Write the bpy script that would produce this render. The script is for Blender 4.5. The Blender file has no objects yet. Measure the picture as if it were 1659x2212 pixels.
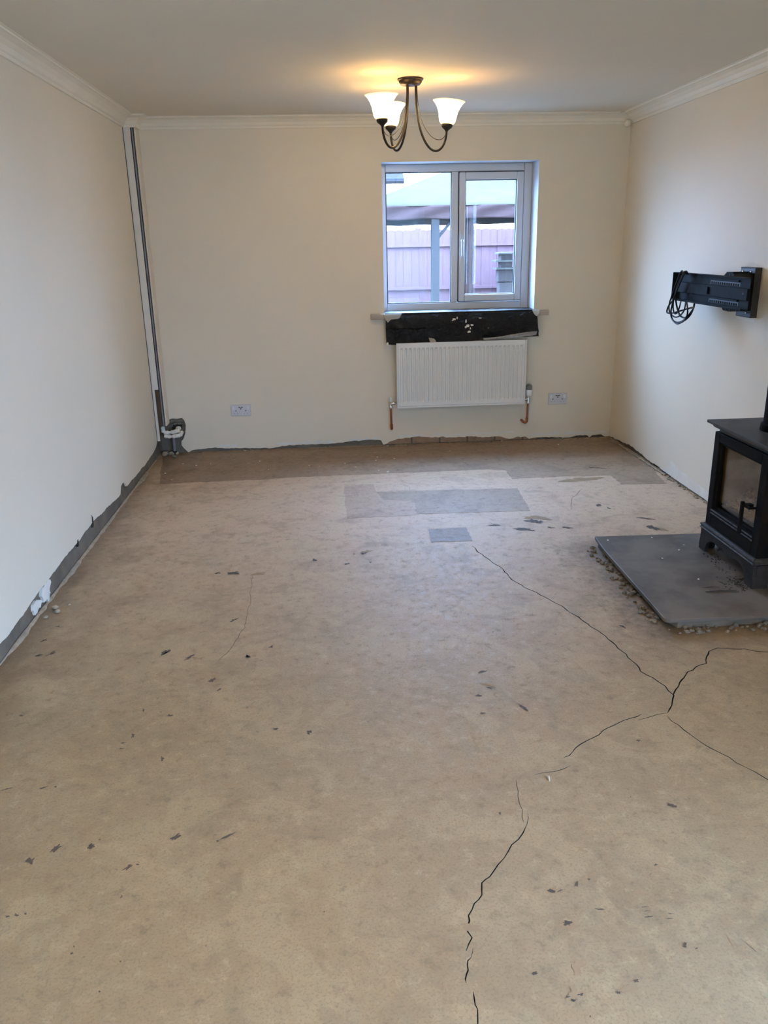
import bpy, bmesh, math, random
from mathutils import Vector, Matrix, noise
random.seed(7)
SC = bpy.context.scene
COL = SC.collection
# ------------------------------------------------------------------ camera
IMW, IMH, FPX = 1659, 2212, 1739.39
CAM = Vector((1.2559, 0.0, 1.4738))
RX = Vector((0.9970, -0.0743, -0.0198)); UP = Vector((0.0423, 0.3149, 0.9482)); FW = Vector((0.0642, 0.9462, -0.3171))
cd = bpy.data.cameras.new('camera'); cam = bpy.data.objects.new('camera', cd); COL.objects.link(cam)
cd.sensor_fit = 'HORIZONTAL'; cd.sensor_width = 36.0; cd.lens = 36.0 * FPX / IMW; cd.clip_start = 0.02; cd.clip_end = 200
M3 = Matrix((RX, UP, -FW)).transposed()
cam.matrix_world = Matrix.Translation(CAM) @ M3.to_4x4()
SC.camera = cam
# ------------------------------------------------------------------ sky, daylight, exposure
SKY_ZENITH = 40.0
BULB_WATTS = 0.32
SHADE_GLOW = 22.0
SC.view_settings.view_transform = 'Standard'; SC.view_settings.look = 'None'
SC.view_settings.exposure = 1.06; SC.view_settings.gamma = 1.0; SC.view_settings.use_curve_mapping = False
wd = bpy.data.worlds.new('overcast_sky'); SC.world = wd; wd.use_nodes = True
bg = wd.node_tree.nodes['Background']; bg.inputs[0].default_value = (0.335, 0.555, 1.0, 1)
# standard overcast sky: luminance grows from the horizon to the zenith as (1 + 2 sin h) / 3
_tc = wd.node_tree.nodes.new('ShaderNodeTexCoord'); _sp = wd.node_tree.nodes.new('ShaderNodeSeparateXYZ'); _mr = wd.node_tree.nodes.new('ShaderNodeMapRange')
wd.node_tree.links.new(_tc.outputs['Generated'], _sp.inputs[0]); wd.node_tree.links.new(_sp.outputs[2], _mr.inputs[0])
_mr.inputs[1].default_value = 0; _mr.inputs[2].default_value = 1; _mr.inputs[3].default_value = SKY_ZENITH / 3; _mr.inputs[4].default_value = SKY_ZENITH
wd.node_tree.links.new(_mr.outputs[0], bg.inputs[1])
SC.cycles.max_bounces = 8; SC.cycles.diffuse_bounces = 5; SC.cycles.glossy_bounces = 3; SC.cycles.use_adaptive_sampling = True; SC.cycles.adaptive_threshold = 0.05; SC.cycles.transparent_max_bounces = 16
SC.cycles.use_denoising = True; SC.cycles.sample_clamp_indirect = 6.0

def portal(name, loc, rot, sx, sy):
    l = bpy.data.lights.new(name, 'AREA'); l.shape = 'RECTANGLE'; l.size = sx; l.size_y = sy
    o = bpy.data.objects.new(name, l); o.location = loc; o.rotation_euler = rot; COL.objects.link(o)
    l.cycles.is_portal = True
    return o

# ------------------------------------------------------------------ dimensions
W, D, H = 3.4344, 6.0, 2.289
YF_ = D + .185 if False else 6.185
YR = -1.70                     # wall behind the camera
WX0, WX1, WZ0, WZ1 = 1.695, 2.800, 0.985, 2.0     # window opening
SD = (-1.62, .60, 0.0, 2.06)     # unseen glazed doors added in the right wall for daylight
RW = (2.02, 2.98, 0.0, 2.06)   # glazed patio doors behind the camera

def px_dir(x, y): return FW + RX * ((x - 829.5) / FPX) - UP * ((y - 1106.0) / FPX)
def on(x, y, ax, val):
    d = px_dir(x, y); t = (val - CAM[ax]) / d[ax]; return CAM + d * t
def fl(x, y, z=0.0): return on(x, y, 2, z)
def bk(x, y, d=0.0): return on(x, y, 1, D + d)

# ------------------------------------------------------------------ mesh builder
class MB:
    def __init__(s): s.v = []; s.f = []; s.m = []
    def add(s, vs, fs, mi=0):
        o = len(s.v); s.v += [tuple(p) for p in vs]; s.f += [tuple(i + o for i in f) for f in fs]; s.m += [mi] * len(fs); return s
    def box(s, x0, x1, y0, y1, z0, z1, mi=0):
        vs = [(x, y, z) for z in (z0, z1) for y in (y0, y1) for x in (x0, x1)]
        return s.add(vs, [(0, 2, 3, 1), (4, 5, 7, 6), (0, 1, 5, 4), (2, 6, 7, 3), (0, 4, 6, 2), (1, 3, 7, 5)], mi)
    def obox(s, c, ax, ay, az, mi=0):
        c, ax, ay, az = Vector(c), Vector(ax), Vector(ay), Vector(az)
        vs = [c + ax * i + ay * j + az * k for k in (-1, 1) for j in (-1, 1) for i in (-1, 1)]
        return s.add(vs, [(0, 2, 3, 1), (4, 5, 7, 6), (0, 1, 5, 4), (2, 6, 7, 3), (0, 4, 6, 2), (1, 3, 7, 5)], mi)
    def bar(s, a, b, w, h, up=(0, 0, 1), mi=0):
        a, b = Vector(a), Vector(b); d = (b - a); t = d.normalized(); r = t.cross(Vector(up)).normalized(); u = r.cross(t)
        return s.obox((a + b) / 2, d / 2, r * (w / 2), u * (h / 2), mi)
    def tube(s, pts, r, n=10, cap=True, mi=0):
        pts = [Vector(p) for p in pts]; rs = r if isinstance(r, (list, tuple)) else [r] * len(pts)
        t0 = (pts[1] - pts[0]).normalized(); u = t0.orthogonal().normalized(); vs = []; N = len(pts)
        for i, p in enumerate(pts):
            t = ((pts[min(i + 1, N - 1)] - pts[max(i - 1, 0)])).normalized()
            u = (u - t * u.dot(t)).normalized(); w = t.cross(u)
            for k in range(n):
                a = 2 * math.pi * k / n; vs.append(p + (u * math.cos(a) + w * math.sin(a)) * rs[i])
        fs = [(i * n + k, i * n + (k + 1) % n, (i + 1) * n + (k + 1) % n, (i + 1) * n + k) for i in range(N - 1) for k in range(n)]
        if cap: fs += [tuple(range(n - 1, -1, -1)), tuple((N - 1) * n + k for k in range(n))]
        return s.add(vs, fs, mi)
    def lathe(s, prof, c, n=32, axis=None, mi=0):
        c = Vector(c); ax = Vector(axis).normalized() if axis else Vector((0, 0, 1)); u = ax.orthogonal().normalized(); w = ax.cross(u); vs = []
        for r, z in prof:
            for k in range(n):
                a = 2 * math.pi * k / n; vs.append(c + ax * z + (u * math.cos(a) + w * math.sin(a)) * max(r, 1e-5))
        N = len(prof)
        fs = [(i * n + k, i * n + (k + 1) % n, (i + 1) * n + (k + 1) % n, (i + 1) * n + k) for i in range(N - 1) for k in range(n)]
        return s.add(vs, fs, mi)
    def grid(s, fn, nu, nv, mi=0):
        vs = [fn(i / nu, j / nv) for j in range(nv + 1) for i in range(nu + 1)]
        fs = [(j * (nu + 1) + i, j * (nu + 1) + i + 1, (j + 1) * (nu + 1) + i + 1, (j + 1) * (nu + 1) + i) for j in range(nv) for i in range(nu)]
        return s.add(vs, fs, mi)
    def prism(s, poly, mp, d0, d1, mi=0):      # convex or simple outline, mp(u,v,d)->point
        n = len(poly); vs = [mp(u, v, d0) for u, v in poly] + [mp(u, v, d1) for u, v in poly]
        fs = [tuple(range(n - 1, -1, -1)), tuple(range(n, 2 * n))] + [(i, (i + 1) % n, n + (i + 1) % n, n + i) for i in range(n)]
        return s.add(vs, fs, mi)
    def skin(s, loops, mp, d0, d1):            # outline with holes, filled, given thickness
        bm = bmesh.new(); es = []; L = []
        for lp in loops:
            vv = [bm.verts.new((u, v, 0)) for u, v in lp]; L.append(vv)
            es += [bm.edges.new((vv[i], vv[(i + 1) % len(vv)])) for i in range(len(vv))]
        bmesh.ops.triangle_fill(bm, use_beauty=True, use_dissolve=False, edges=es)
        bm.verts.index_update(); vs = [v.co.copy() for v in bm.verts]; n = len(vs)
        tri = [tuple(v.index for v in f.verts) for f in bm.faces]
        s.add([mp(v.x, v.y, d0) for v in vs] + [mp(v.x, v.y, d1) for v in vs],
              tri + [tuple(n + i for i in reversed(t)) for t in tri] +
              [(vv[i].index, vv[(i + 1) % len(vv)].index, n + vv[(i + 1) % len(vv)].index, n + vv[i].index) for vv in L for i in range(len(vv))])
        bm.free(); return s
    def lump(s, c, r, sq=(1, 1, 1), seed=0, sub=1, mi=0):
        bm = bmesh.new(); bmesh.ops.create_icosphere(bm, subdivisions=sub, radius=1.0); vs = []
        for v in bm.verts:
            k = 1 + 0.45 * noise.noise(v.co * 1.3 + Vector((seed * 3.7, seed * 1.3, seed)))
            vs.append(Vector(c) + Vector((v.co.x * sq[0], v.co.y * sq[1], v.co.z * sq[2])) * (r * k))
        fs = [tuple(v.index for v in f.verts) for f in bm.faces]; bm.free(); return s.add(vs, fs, mi)
    def build(s, name, mat, parent=None, smooth=False, bevel=0, fix=True, subsurf=0):
        org = Vector((0, 0, 0)); p = parent
        while p is not None: org += Vector(p.location); p = p.parent
        me = bpy.data.meshes.new(name); me.from_pydata([Vector(v) - org for v in s.v], [], s.f)
        mats = mat if isinstance(mat, (list, tuple)) else [mat]
        for m in mats: me.materials.append(m)
        if len(mats) > 1:
            for i, p_ in enumerate(me.polygons): p_.material_index = s.m[i]
        if fix:
            bm = bmesh.new(); bm.from_mesh(me); bmesh.ops.recalc_face_normals(bm, faces=bm.faces[:]); bm.to_mesh(me); bm.free()
        if smooth:
            for p_ in me.polygons: p_.use_smooth = True
            me.set_sharp_from_angle(angle=math.radians(42))
        me.update()
        o = bpy.data.objects.new(name, me); COL.objects.link(o)
        if parent is not None: o.parent = parent
        if bevel:
            b = o.modifiers.new('bevel', 'BEVEL'); b.width = bevel; b.segments = 2; b.limit_method = 'ANGLE'
        if subsurf:
            b = o.modifiers.new('subsurf', 'SUBSURF'); b.levels = subsurf; b.render_levels = subsurf
        return o

def thing(name, loc, label, cat, group=None):
    o = bpy.data.objects.new(name, None); o.empty_display_size = 0.05; COL.objects.link(o); o.location = loc
    o['label'] = label; o['category'] = cat
    if group: o['group'] = group
    return o
def tag(o, label, cat, group=None):
    o['label'] = label; o['category'] = cat
    if group: o['group'] = group
    return o
def struct(o, label=None, cat=None):
    o['kind'] = 'structure'
    if label: o['label'] = label
    if cat: o['category'] = cat
    return o
def lab(o, t): o['label'] = t; return o

# ------------------------------------------------------------------ materials
def new_mat(name):
    m = bpy.data.materials.new(name); m.use_nodes = True; nt = m.node_tree; b = nt.nodes['Principled BSDF']; return m, nt, b
def N(nt, typ, **kw):
    n = nt.nodes.new(typ)
    for k, v in kw.items():
        if k.startswith('i_'):
            key = k[2:]; n.inputs[int(key) if key.isdigit() else key].default_value = v
        else: setattr(n, k, v)
    return n
def coords(nt, scale=(1, 1, 1), rot=(0, 0, 0)):
    g = N(nt, 'ShaderNodeNewGeometry'); mp = N(nt, 'ShaderNodeMapping'); mp.inputs['Scale'].default_value = scale; mp.inputs['Rotation'].default_value = rot
    nt.links.new(g.outputs['Position'], mp.inputs['Vector']); return mp.outputs[0]
def nz(nt, vec, scale, detail=4, rough=0.6, dist=0.0):
    n = N(nt, 'ShaderNodeTexNoise'); n.inputs['Scale'].default_value = scale; n.inputs['Detail'].default_value = detail
    n.inputs['Roughness'].default_value = rough; n.inputs['Distortion'].default_value = dist; nt.links.new(vec, n.inputs['Vector']); return n.outputs[0]
def ramp(nt, fac, a, b, va=0.0, vb=1.0):
    r = N(nt, 'ShaderNodeMapRange'); r.inputs[1].default_value = a; r.inputs[2].default_value = b; r.inputs[3].default_value = va; r.inputs[4].default_value = vb
    nt.links.new(fac, r.inputs[0]); return r.outputs[0]
def mixc(nt, fac, a, b, mode='MIX'):
    m = N(nt, 'ShaderNodeMix', data_type='RGBA', blend_type=mode)
    for s_, v in ((m.inputs['Factor'], fac), (m.inputs['A'], a), (m.inputs['B'], b)):
        if hasattr(v, 'is_linked') or hasattr(v, 'links'): nt.links.new(v, s_)
        elif isinstance(v, (int, float)): s_.default_value = v
        else: s_.default_value = (*v[:3], 1)
    return m.outputs['Result']
def mth(nt, op, a, b=0.0):
    m = N(nt, 'ShaderNodeMath', operation=op)
    for i, v in enumerate((a, b)):
        if isinstance(v, (int, float)): m.inputs[i].default_value = v
        else: nt.links.new(v, m.inputs[i])
    return m.outputs[0]
def bump(nt, b, h, strength, dist=0.01):
    n = N(nt, 'ShaderNodeBump'); n.inputs['Strength'].default_value = strength; n.inputs['Distance'].default_value = dist
    nt.links.new(h, n.inputs['Height']); nt.links.new(n.outputs[0], b.inputs['Normal'])
def pm(name, c1, c2=None, scale=8, rough=0.6, bmp=0.0, bscale=None, metal=0.0, sc=(1, 1, 1), lo=0.35, hi=0.65, spec=0.5):
    m, nt, b = new_mat(name); b.inputs['Roughness'].default_value = rough; b.inputs['Metallic'].default_value = metal
    b.inputs['Specular IOR Level'].default_value = spec
    v = coords(nt, sc); c2 = c2 or tuple(x * 0.88 for x in c1)
    n = nz(nt, v, scale, 5)
    nt.links.new(mixc(nt, ramp(nt, n, lo, hi), c1, c2), b.inputs['Base Color'])
    if bmp: bump(nt, b, nz(nt, v, bscale or scale * 4, 6), bmp, 0.004)
    return m

def floor_material(name, tint=(1, 1, 1), dark=1.0):
    m, nt, b = new_mat(name); v = coords(nt); L = nt.links
    big = nz(nt, v, 1.1, 3, .5); mid = nz(nt, v, 4.5, 7, .62, .6); fine = nz(nt, v, 26, 8, .7); spk = nz(nt, v, 95, 3, .6); spk2 = nz(nt, v, 42, 4, .55)
    st = nz(nt, coords(nt, (2.2, 26, 1), (0, 0, .62)), 1.6, 6, .62, .4); st2 = nz(nt, coords(nt, (3, 40, 1), (0, 0, -.55)), 1.0, 5, .6)
    sep = N(nt, 'ShaderNodeSeparateXYZ'); L.new(v, sep.inputs[0]); X, Y = sep.outputs[0], sep.outputs[1]
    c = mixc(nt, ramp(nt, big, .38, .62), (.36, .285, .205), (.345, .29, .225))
    c = mixc(nt, ramp(nt, Y, 2.2, 4.2), c, mixc(nt, ramp(nt, mid, .4, .65), (.43, .325, .255), (.475, .375, .305)))  # far floor paler and pinker, a lighting difference mixed into the colour
    c = mixc(nt, ramp(nt, mid, .52, .66, 0, .50), c, (.44, .365, .27))
    c = mixc(nt, ramp(nt, mid, .46, .34, 0, .48), c, (.265, .215, .16))
    c = mixc(nt, ramp(nt, fine, .54, .68, 0, .68), c, (.235, .195, .148))
    c = mixc(nt, ramp(nt, fine, .45, .32, 0, .52), c, (.48, .405, .31))
    c = mixc(nt, ramp(nt, st, .58, .72, 0, .22), c, (.48, .40, .31))
    c = mixc(nt, ramp(nt, st2, .60, .75, 0, .25), c, (.24, .20, .16))
    wob = nz(nt, v, 3.2, 5, .55, 1.2)
    c = mixc(nt, ramp(nt, wob, .54, .58, 0, .42), c, (.45, .375, .275))
    wob2 = nz(nt, v, 5.5, 6, .6, .9)
    c = mixc(nt, ramp(nt, wob2, .57, .63, 0, .40), c, (.265, .225, .17))
    grit = nz(nt, v, 13, 9, .75)
    c = mixc(nt, ramp(nt, grit, .57, .66, 0, .5), c, (.24, .20, .155)); c = mixc(nt, ramp(nt, grit, .43, .34, 0, .4), c, (.47, .395, .30))
    c = mixc(nt, mth(nt, 'MULTIPLY', ramp(nt, nz(nt, v, 150, 2), .52, .62), .35), c, (.20, .165, .125))
    patchy = ramp(nt, nz(nt, v, 1.7, 3), .42, .62)
    c = mixc(nt, mth(nt, 'MULTIPLY', ramp(nt, spk2, .66, .74), mth(nt, 'MULTIPLY', patchy, .95)), c, (.15, .135, .115))
    c = mixc(nt, ramp(nt, spk, .74, .80, 0, .7), c, (.10, .085, .07))
    c = mixc(nt, ramp(nt, nz(nt, v, 70, 2), .775, .81, 0, .8), c, (.62, .58, .50))
    dust = mth(nt, 'ADD', X, ramp(nt, mid, .3, .7, -.12, .12))
    c = mixc(nt, ramp(nt, dust, .30, .02, 0, .5), c, (.17, .125, .085))
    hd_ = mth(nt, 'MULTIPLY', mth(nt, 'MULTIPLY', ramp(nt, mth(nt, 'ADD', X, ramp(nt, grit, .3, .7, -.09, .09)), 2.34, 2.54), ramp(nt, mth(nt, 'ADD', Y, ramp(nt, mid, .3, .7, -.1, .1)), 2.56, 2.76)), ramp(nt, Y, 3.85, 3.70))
    c = mixc(nt, mth(nt, 'MULTIPLY', hd_, .72), c, (.085, .065, .048))  # grime and shade along the hearth, painted into the floor colour
    c = mixc(nt, 1.0, c, mixc(nt, ramp(nt, Y, 2.4, 4.4), (.81, .725, .53), (1.22, 1.13, .97)), 'MULTIPLY')  # near floor darkened, far floor brightened, as light put into the colour
    c = mixc(nt, 1.0, c, tuple(t * dark for t in tint), 'MULTIPLY')
    L.new(c, b.inputs['Base Color'])
    L.new(ramp(nt, fine, .3, .7, .50, .72), b.inputs['Roughness']); b.inputs['Specular IOR Level'].default_value = .42
    hh = mth(nt, 'ADD', mth(nt, 'MULTIPLY', mid, .6), mth(nt, 'ADD', mth(nt, 'MULTIPLY', fine, .35), mth(nt, 'MULTIPLY', spk, .12)))
    bump(nt, b, hh, .28, .006)
    return m

def wall_material():
    m, nt, b = new_mat('cream_wall_paint'); v = coords(nt)
    n = nz(nt, v, 1.6, 5); c = mixc(nt, ramp(nt, n, .3, .7), (.755, .67, .525), (.72, .64, .50))
    b.inputs['Roughness'].default_value = .52; b.inputs['Specular IOR Level'].default_value = .35
    nt.links.new(c, b.inputs['Base Color']); bump(nt, b, nz(nt, v, 160, 3), .06, .002); return m

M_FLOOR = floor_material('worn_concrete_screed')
M_WALL = wall_material()
M_CEIL = pm('ceiling_paint', (.73, .655, .53), (.70, .63, .51), 1.2, .75, .05, 120, spec=.3)
M_COVE = pm('coving_paint', (.80, .735, .60), (.76, .695, .565), 5, .5, .08, 30)
M_RENDER = pm('bare_cement_render', (.175, .140, .098), (.115, .092, .064), 9, .9, .5, 40)
M_REND2 = pm('grey_screed_patch', (.195, .162, .115), (.14, .116, .083), 7, .85, .4, 40)
M_BRICK = pm('brown_brick', (.31, .20, .12), (.22, .15, .10), 22, .9, .5, 60)
M_MORTAR = pm('pale_mortar', (.42, .35, .25), (.30, .24, .165), 30, .9, .6, 80)
M_FILLER = pm('white_filler', (.80, .745, .64), (.70, .645, .55), 12, .7)
M_UPVC = pm('white_upvc', (.60, .62, .63), (.585, .60, .61), 2, .28)
M_REVEAL = pm('white_reveal_paint', (.58, .62, .68), (.56, .60, .66), 3, .5)
M_GASKET = pm('black_rubber', (.015, .016, .018), None, 8, .55)
M_WOODRAW = pm('raw_painted_timber', (.50, .43, .36), (.40, .33, .27), 6, .7, .2, 30, sc=(1, 8, 8))
M_RAD = pm('white_radiator_enamel', (.73, .72, .68), (.71, .70, .66), 3, .38)
M_CHROME = pm('chrome', (.75, .75, .76), (.70, .70, .71), 8, .14, metal=1.0)
M_COPPER = pm('copper', (.46, .17, .085), (.30, .11, .06), 30, .34, metal=1.0)
M_PLASTIC = pm('white_plastic', (.80, .80, .80), (.77, .77, .77), 6, .35)
M_SOCKET = pm('grey_white_plastic', (.62, .60, .60), (.60, .58, .58), 6, .4)
M_FIT = pm('white_pipe_plastic', (.76, .72, .63), (.62, .58, .49), 25, .45)
M_GREYP = pm('grey_plastic', (.20, .20, .20), None, 8, .45)
M_DARK = pm('dark_shade_dirt', (.035, .028, .022), (.02, .017, .014), 30, .95)
M_TIMBER = pm('brown_timber', (.16, .095, .05), (.09, .052, .03), 5, .75, .3, 30, sc=(14, 14, 1))
M_PIPE = pm('grey_pipe', (.33, .31, .30), (.22, .20, .19), 14, .5, sc=(1, 1, .3))
M_BOARD = pm('primed_white_board', (.74, .70, .61), (.68, .64, .55), 4, .6, .1, 40)
M_SLATE = pm('grey_slate', (.148, .130, .106), (.078, .070, .058), 4.5, .55, .25, 60, spec=.3, lo=.38, hi=.62)
M_IRON = pm('matt_black_stove_paint', (.010, .0095, .009), (.006, .006, .0055), 14, .65, .08, 120, spec=.05)
M_IRON2 = pm('dusty_black_iron', (.060, .056, .050), (.022, .021, .02), 40, .62, .25, 120, spec=.2)
M_FIREBRICK = pm('firebrick', (.62, .50, .35), (.36, .26, .16), 5, .9, .3, 40)
M_ASH = pm('wood_ash', (.72, .58, .38), (.34, .26, .16), 45, .95, .4, 80)
M_BLACKMETAL = pm('powder_coated_black', (.014, .017, .021), (.011, .013, .016), 20, .6, .04, 200, spec=.06)
M_BLACKMETAL2 = pm('warm_black_metal', (.030, .026, .021), (.02, .018, .015), 20, .5)
M_CABLE = pm('black_cable', (.010, .010, .011), None, 20, .5, spec=.2)
M_BRONZE = pm('dark_bronze', (.030, .022, .015), (.018, .013, .009), 30, .45, metal=.3, spec=.35)
M_SPLINTER = pm('charred_splinter', (.05, .045, .04), (.025, .022, .02), 30, .9)
M_CHIP = pm('pale_wood_chip', (.62, .55, .43), (.5, .43, .33), 30, .8)
M_RESID = pm('dark_adhesive_residue', (.058, .045, .031), (.085, .066, .046), 40, .75)
M_RESID2 = pm('grey_adhesive_stain', (.265, .185, .10), (.30, .21, .115), 30, .8)
M_CRACK = M_DARK
# outside
M_FENCE = pm('pink_brown_fence', (.105, .060, .066), (.088, .051, .056), 6, .9, .2, 30, sc=(8, 1, 1), spec=0)
M_CANVAS = pm('tan_canvas', (.046, .040, .026), (.040, .035, .023), 3, .9, spec=0)
M_BROWNCANVAS = pm('brown_canvas', (.042, .026, .025), (.035, .021, .020), 5, .9, .2, 14, sc=(1, 1, 6), spec=0)
M_CURTAIN = pm('brown_curtain', (.026, .014, .011), (.017, .009, .0075), 9, .9, .2, 20, spec=0)
M_POST = pm('grey_blue_metal', (.026, .026, .027), None, 4, .8, spec=.02)
M_PATIO = pm('patio_slab', (.13, .12, .11), (.11, .10, .095), 3, .9, spec=.05)
M_RTILE = pm('grey_roof_tile', (.030, .027, .028), (.022, .02, .021), 6, .9, spec=0)
M_WHITEREND = pm('white_house_render', (.85, .85, .84), None, 2, .8)
M_BLOCK = pm('pale_block', (.085, .070, .064), (.075, .062, .057), 8, .9, spec=0)
M_SHELFW = pm('pale_shelf_board', (.085, .080, .066), None, 4, .9, spec=0)

def glass_material(name, tint=(1, 1, 1), dirt=0.0):
    m = bpy.data.materials.new(name); m.use_nodes = True; nt = m.node_tree; nt.nodes.clear()
    out = N(nt, 'ShaderNodeOutputMaterial'); tr = N(nt, 'ShaderNodeBsdfTransparent'); gl = N(nt, 'ShaderNodeBsdfGlossy'); fr = N(nt, 'ShaderNodeFresnel')
    tr.inputs[0].default_value = (*tint, 1); gl.inputs['Roughness'].default_value = 0.0; gm_ = N(nt, 'ShaderNodeNewGeometry'); nt.links.new(ramp(nt, gm_.outputs['Backfacing'], 0, 1, 1.5, 1 / 1.5), fr.inputs[0])
    mx = N(nt, 'ShaderNodeMixShader'); nt.links.new(fr.outputs[0], mx.inputs[0]); nt.links.new(tr.outputs[0], mx.inputs[1]); nt.links.new(gl.outputs[0], mx.inputs[2])
    last = mx.outputs[0]
    if dirt:
        df = N(nt, 'ShaderNodeBsdfDiffuse'); df.inputs[0].default_value = (.10, .085, .065, 1); m2 = N(nt, 'ShaderNodeMixShader')
        f = ramp(nt, nz(nt, coords(nt), 7, 5), .35, .7, dirt * .5, min(1, dirt * 2.4))
        nt.links.new(f, m2.inputs[0]); nt.links.new(last, m2.inputs[1]); nt.links.new(df.outputs[0], m2.inputs[2]); last = m2.outputs[0]
    nt.links.new(last, out.inputs[0]); return m
M_GLASS = glass_material('window_glass', (.97, .985, .98))
M_SOOTGLASS = glass_material('sooty_glass', (.86, .80, .70), .02)
def shade_material():
    m, nt, b = new_mat('frosted_lit_glass'); b.inputs['Base Color'].default_value = (.85, .72, .5, 1); b.inputs['Roughness'].default_value = .35
    v = coords(nt); n = nz(nt, v, 22, 4, .6, 1.2)
    nt.links.new(mixc(nt, ramp(nt, n, .35, .7), (1.0, .74, .36), (1.0, .58, .22)), b.inputs['Emission Color'])
    at = N(nt, 'ShaderNodeAttribute', attribute_name='glow'); nt.links.new(mth(nt, 'MULTIPLY', at.outputs['Fac'], SHADE_GLOW), b.inputs['Emission Strength']); return m
M_SHADE = shade_material()
def emit(name, col, s):
    m, nt, b = new_mat(name); b.inputs['Base Color'].default_value = (*col, 1); b.inputs['Emission Color'].default_value = (*col, 1); b.inputs['Emission Strength'].default_value = s; return m
M_BULB = emit('glowing_bulb', (1.0, .72, .36), 5)
def translucent(name, col, alpha=0.0):
    m = bpy.data.materials.new(name); m.use_nodes = True; nt = m.node_tree; nt.nodes.clear()
    out = N(nt, 'ShaderNodeOutputMaterial'); d = N(nt, 'ShaderNodeBsdfDiffuse'); t = N(nt, 'ShaderNodeBsdfTranslucent'); mx = N(nt, 'ShaderNodeMixShader'); mx.inputs[0].default_value = .5
    d.inputs[0].default_value = (*col, 1); t.inputs[0].default_value = (*col, 1)
    nt.links.new(d.outputs[0], mx.inputs[1]); nt.links.new(t.outputs[0], mx.inputs[2]); last = mx.outputs[0]
    if alpha:
        tr = N(nt, 'ShaderNodeBsdfTransparent'); m2 = N(nt, 'ShaderNodeMixShader'); m2.inputs[0].default_value = alpha
        nt.links.new(last, m2.inputs[1]); nt.links.new(tr.outputs[0], m2.inputs[2]); last = m2.outputs[0]
    nt.links.new(last, out.inputs[0]); return m
M_VANE = translucent('blind_fabric', (.78, .80, .80))
M_TAPE = translucent('masking_tape', (.80, .76, .68), .35)
M_DUCT = pm('silver_grey_tape', (.36, .35, .33), (.24, .23, .22), 60, .35)
def sheet_material():
    m, nt, b = new_mat('black_polythene'); v = coords(nt); b.inputs['Base Color'].default_value = (.010, .010, .012, 1)
    b.inputs['Roughness'].default_value = .32; b.inputs['Specular IOR Level'].default_value = .28
    bump(nt, b, nz(nt, v, 14, 6, .65, 1.6), .8, .03); return m
M_SHEET = sheet_material()

# ================================================================== SETTING
def jit(i, s, k=1.0): return noise.noise(Vector((i * 0.731 * k, s * 5.17, 0.37 + s)))
def ragged(pts, step, amp, seed, fine=0.4):      # densify a polyline u->v with broken-plaster jitter
    out = []
    for (u0, v0), (u1, v1) in zip(pts, pts[1:]):
        n = max(1, int(abs(u1 - u0) / step))
        for i in range(n):
            t = i / n; u = u0 + (u1 - u0) * t
            out.append((u, max(0.002, v0 + (v1 - v0) * t + amp * (noise.noise(Vector((u * 9, seed, 1.5))) + fine * noise.noise(Vector((u * 47, seed, 4.5)))))))
    out.append(pts[-1]); return out

# floor with real cracks cut in it
CRACKS = [
 (.0052, [(1020,1180),(1050,1205),(1085,1228),(1105,1252),(1140,1272),(1178,1290),(1212,1309),(1240,1328),(1270,1348),(1300,1368),(1335,1400),(1360,1420),(1385,1450),(1410,1465),(1437,1482),(1455,1502),(1452,1515),(1442,1540)]),
 (.0055, [(1454,1504),(1467,1475),(1487,1452),(1522,1432),(1532,1407),(1550,1400),(1610,1403),(1659,1409),(1720,1414)]),
 (.0036, [(1441,1546),(1480,1577),(1515,1605),(1555,1625),(1594,1647),(1630,1670),(1659,1685),(1720,1720)]),
 (.0030, [(1442,1540),(1405,1548),(1378,1556)]),
 (.0040, [(1385,1543),(1340,1562),(1305,1580),(1280,1593),(1255,1608),(1235,1625),(1218,1636)]),
 (.0026, [(1232,1654),(1200,1666),(1155,1673)]),
 (.0020, [(1115,1685),(1121,1720),(1130,1750),(1131,1776)]),
 (.0018, [(1140,1758),(1142,1777),(1136,1787)]),
 (.0038, [(1136,1785),(1117,1812),(1100,1840),(1075,1867),(1055,1892),(1040,1907),(1036,1932),(1025,1952),(1010,1977),(1011,2000),(1016,2025),(1007,2054)]),
 (.0016, [(1022,2048),(1017,2070)]),
 (.0038, [(1018,2068),(1010,2085),(1005,2105),(1007,2123)]),
 (.0030, [(1022,2142),(1027,2170),(1034,2190),(1032,2225)]),
 (.0014, [(545,1240),(540,1300),(530,1350),(500,1400),(470,1430)]),
 (.0022, [(1258,1056),(1235,1076),(1233,1102)]),
 (.0016, [(882,1052),(900,1080)]),
]
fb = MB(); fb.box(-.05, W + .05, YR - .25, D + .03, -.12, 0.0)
floor = fb.build('floor', [M_FLOOR, M_CRACK])
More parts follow.
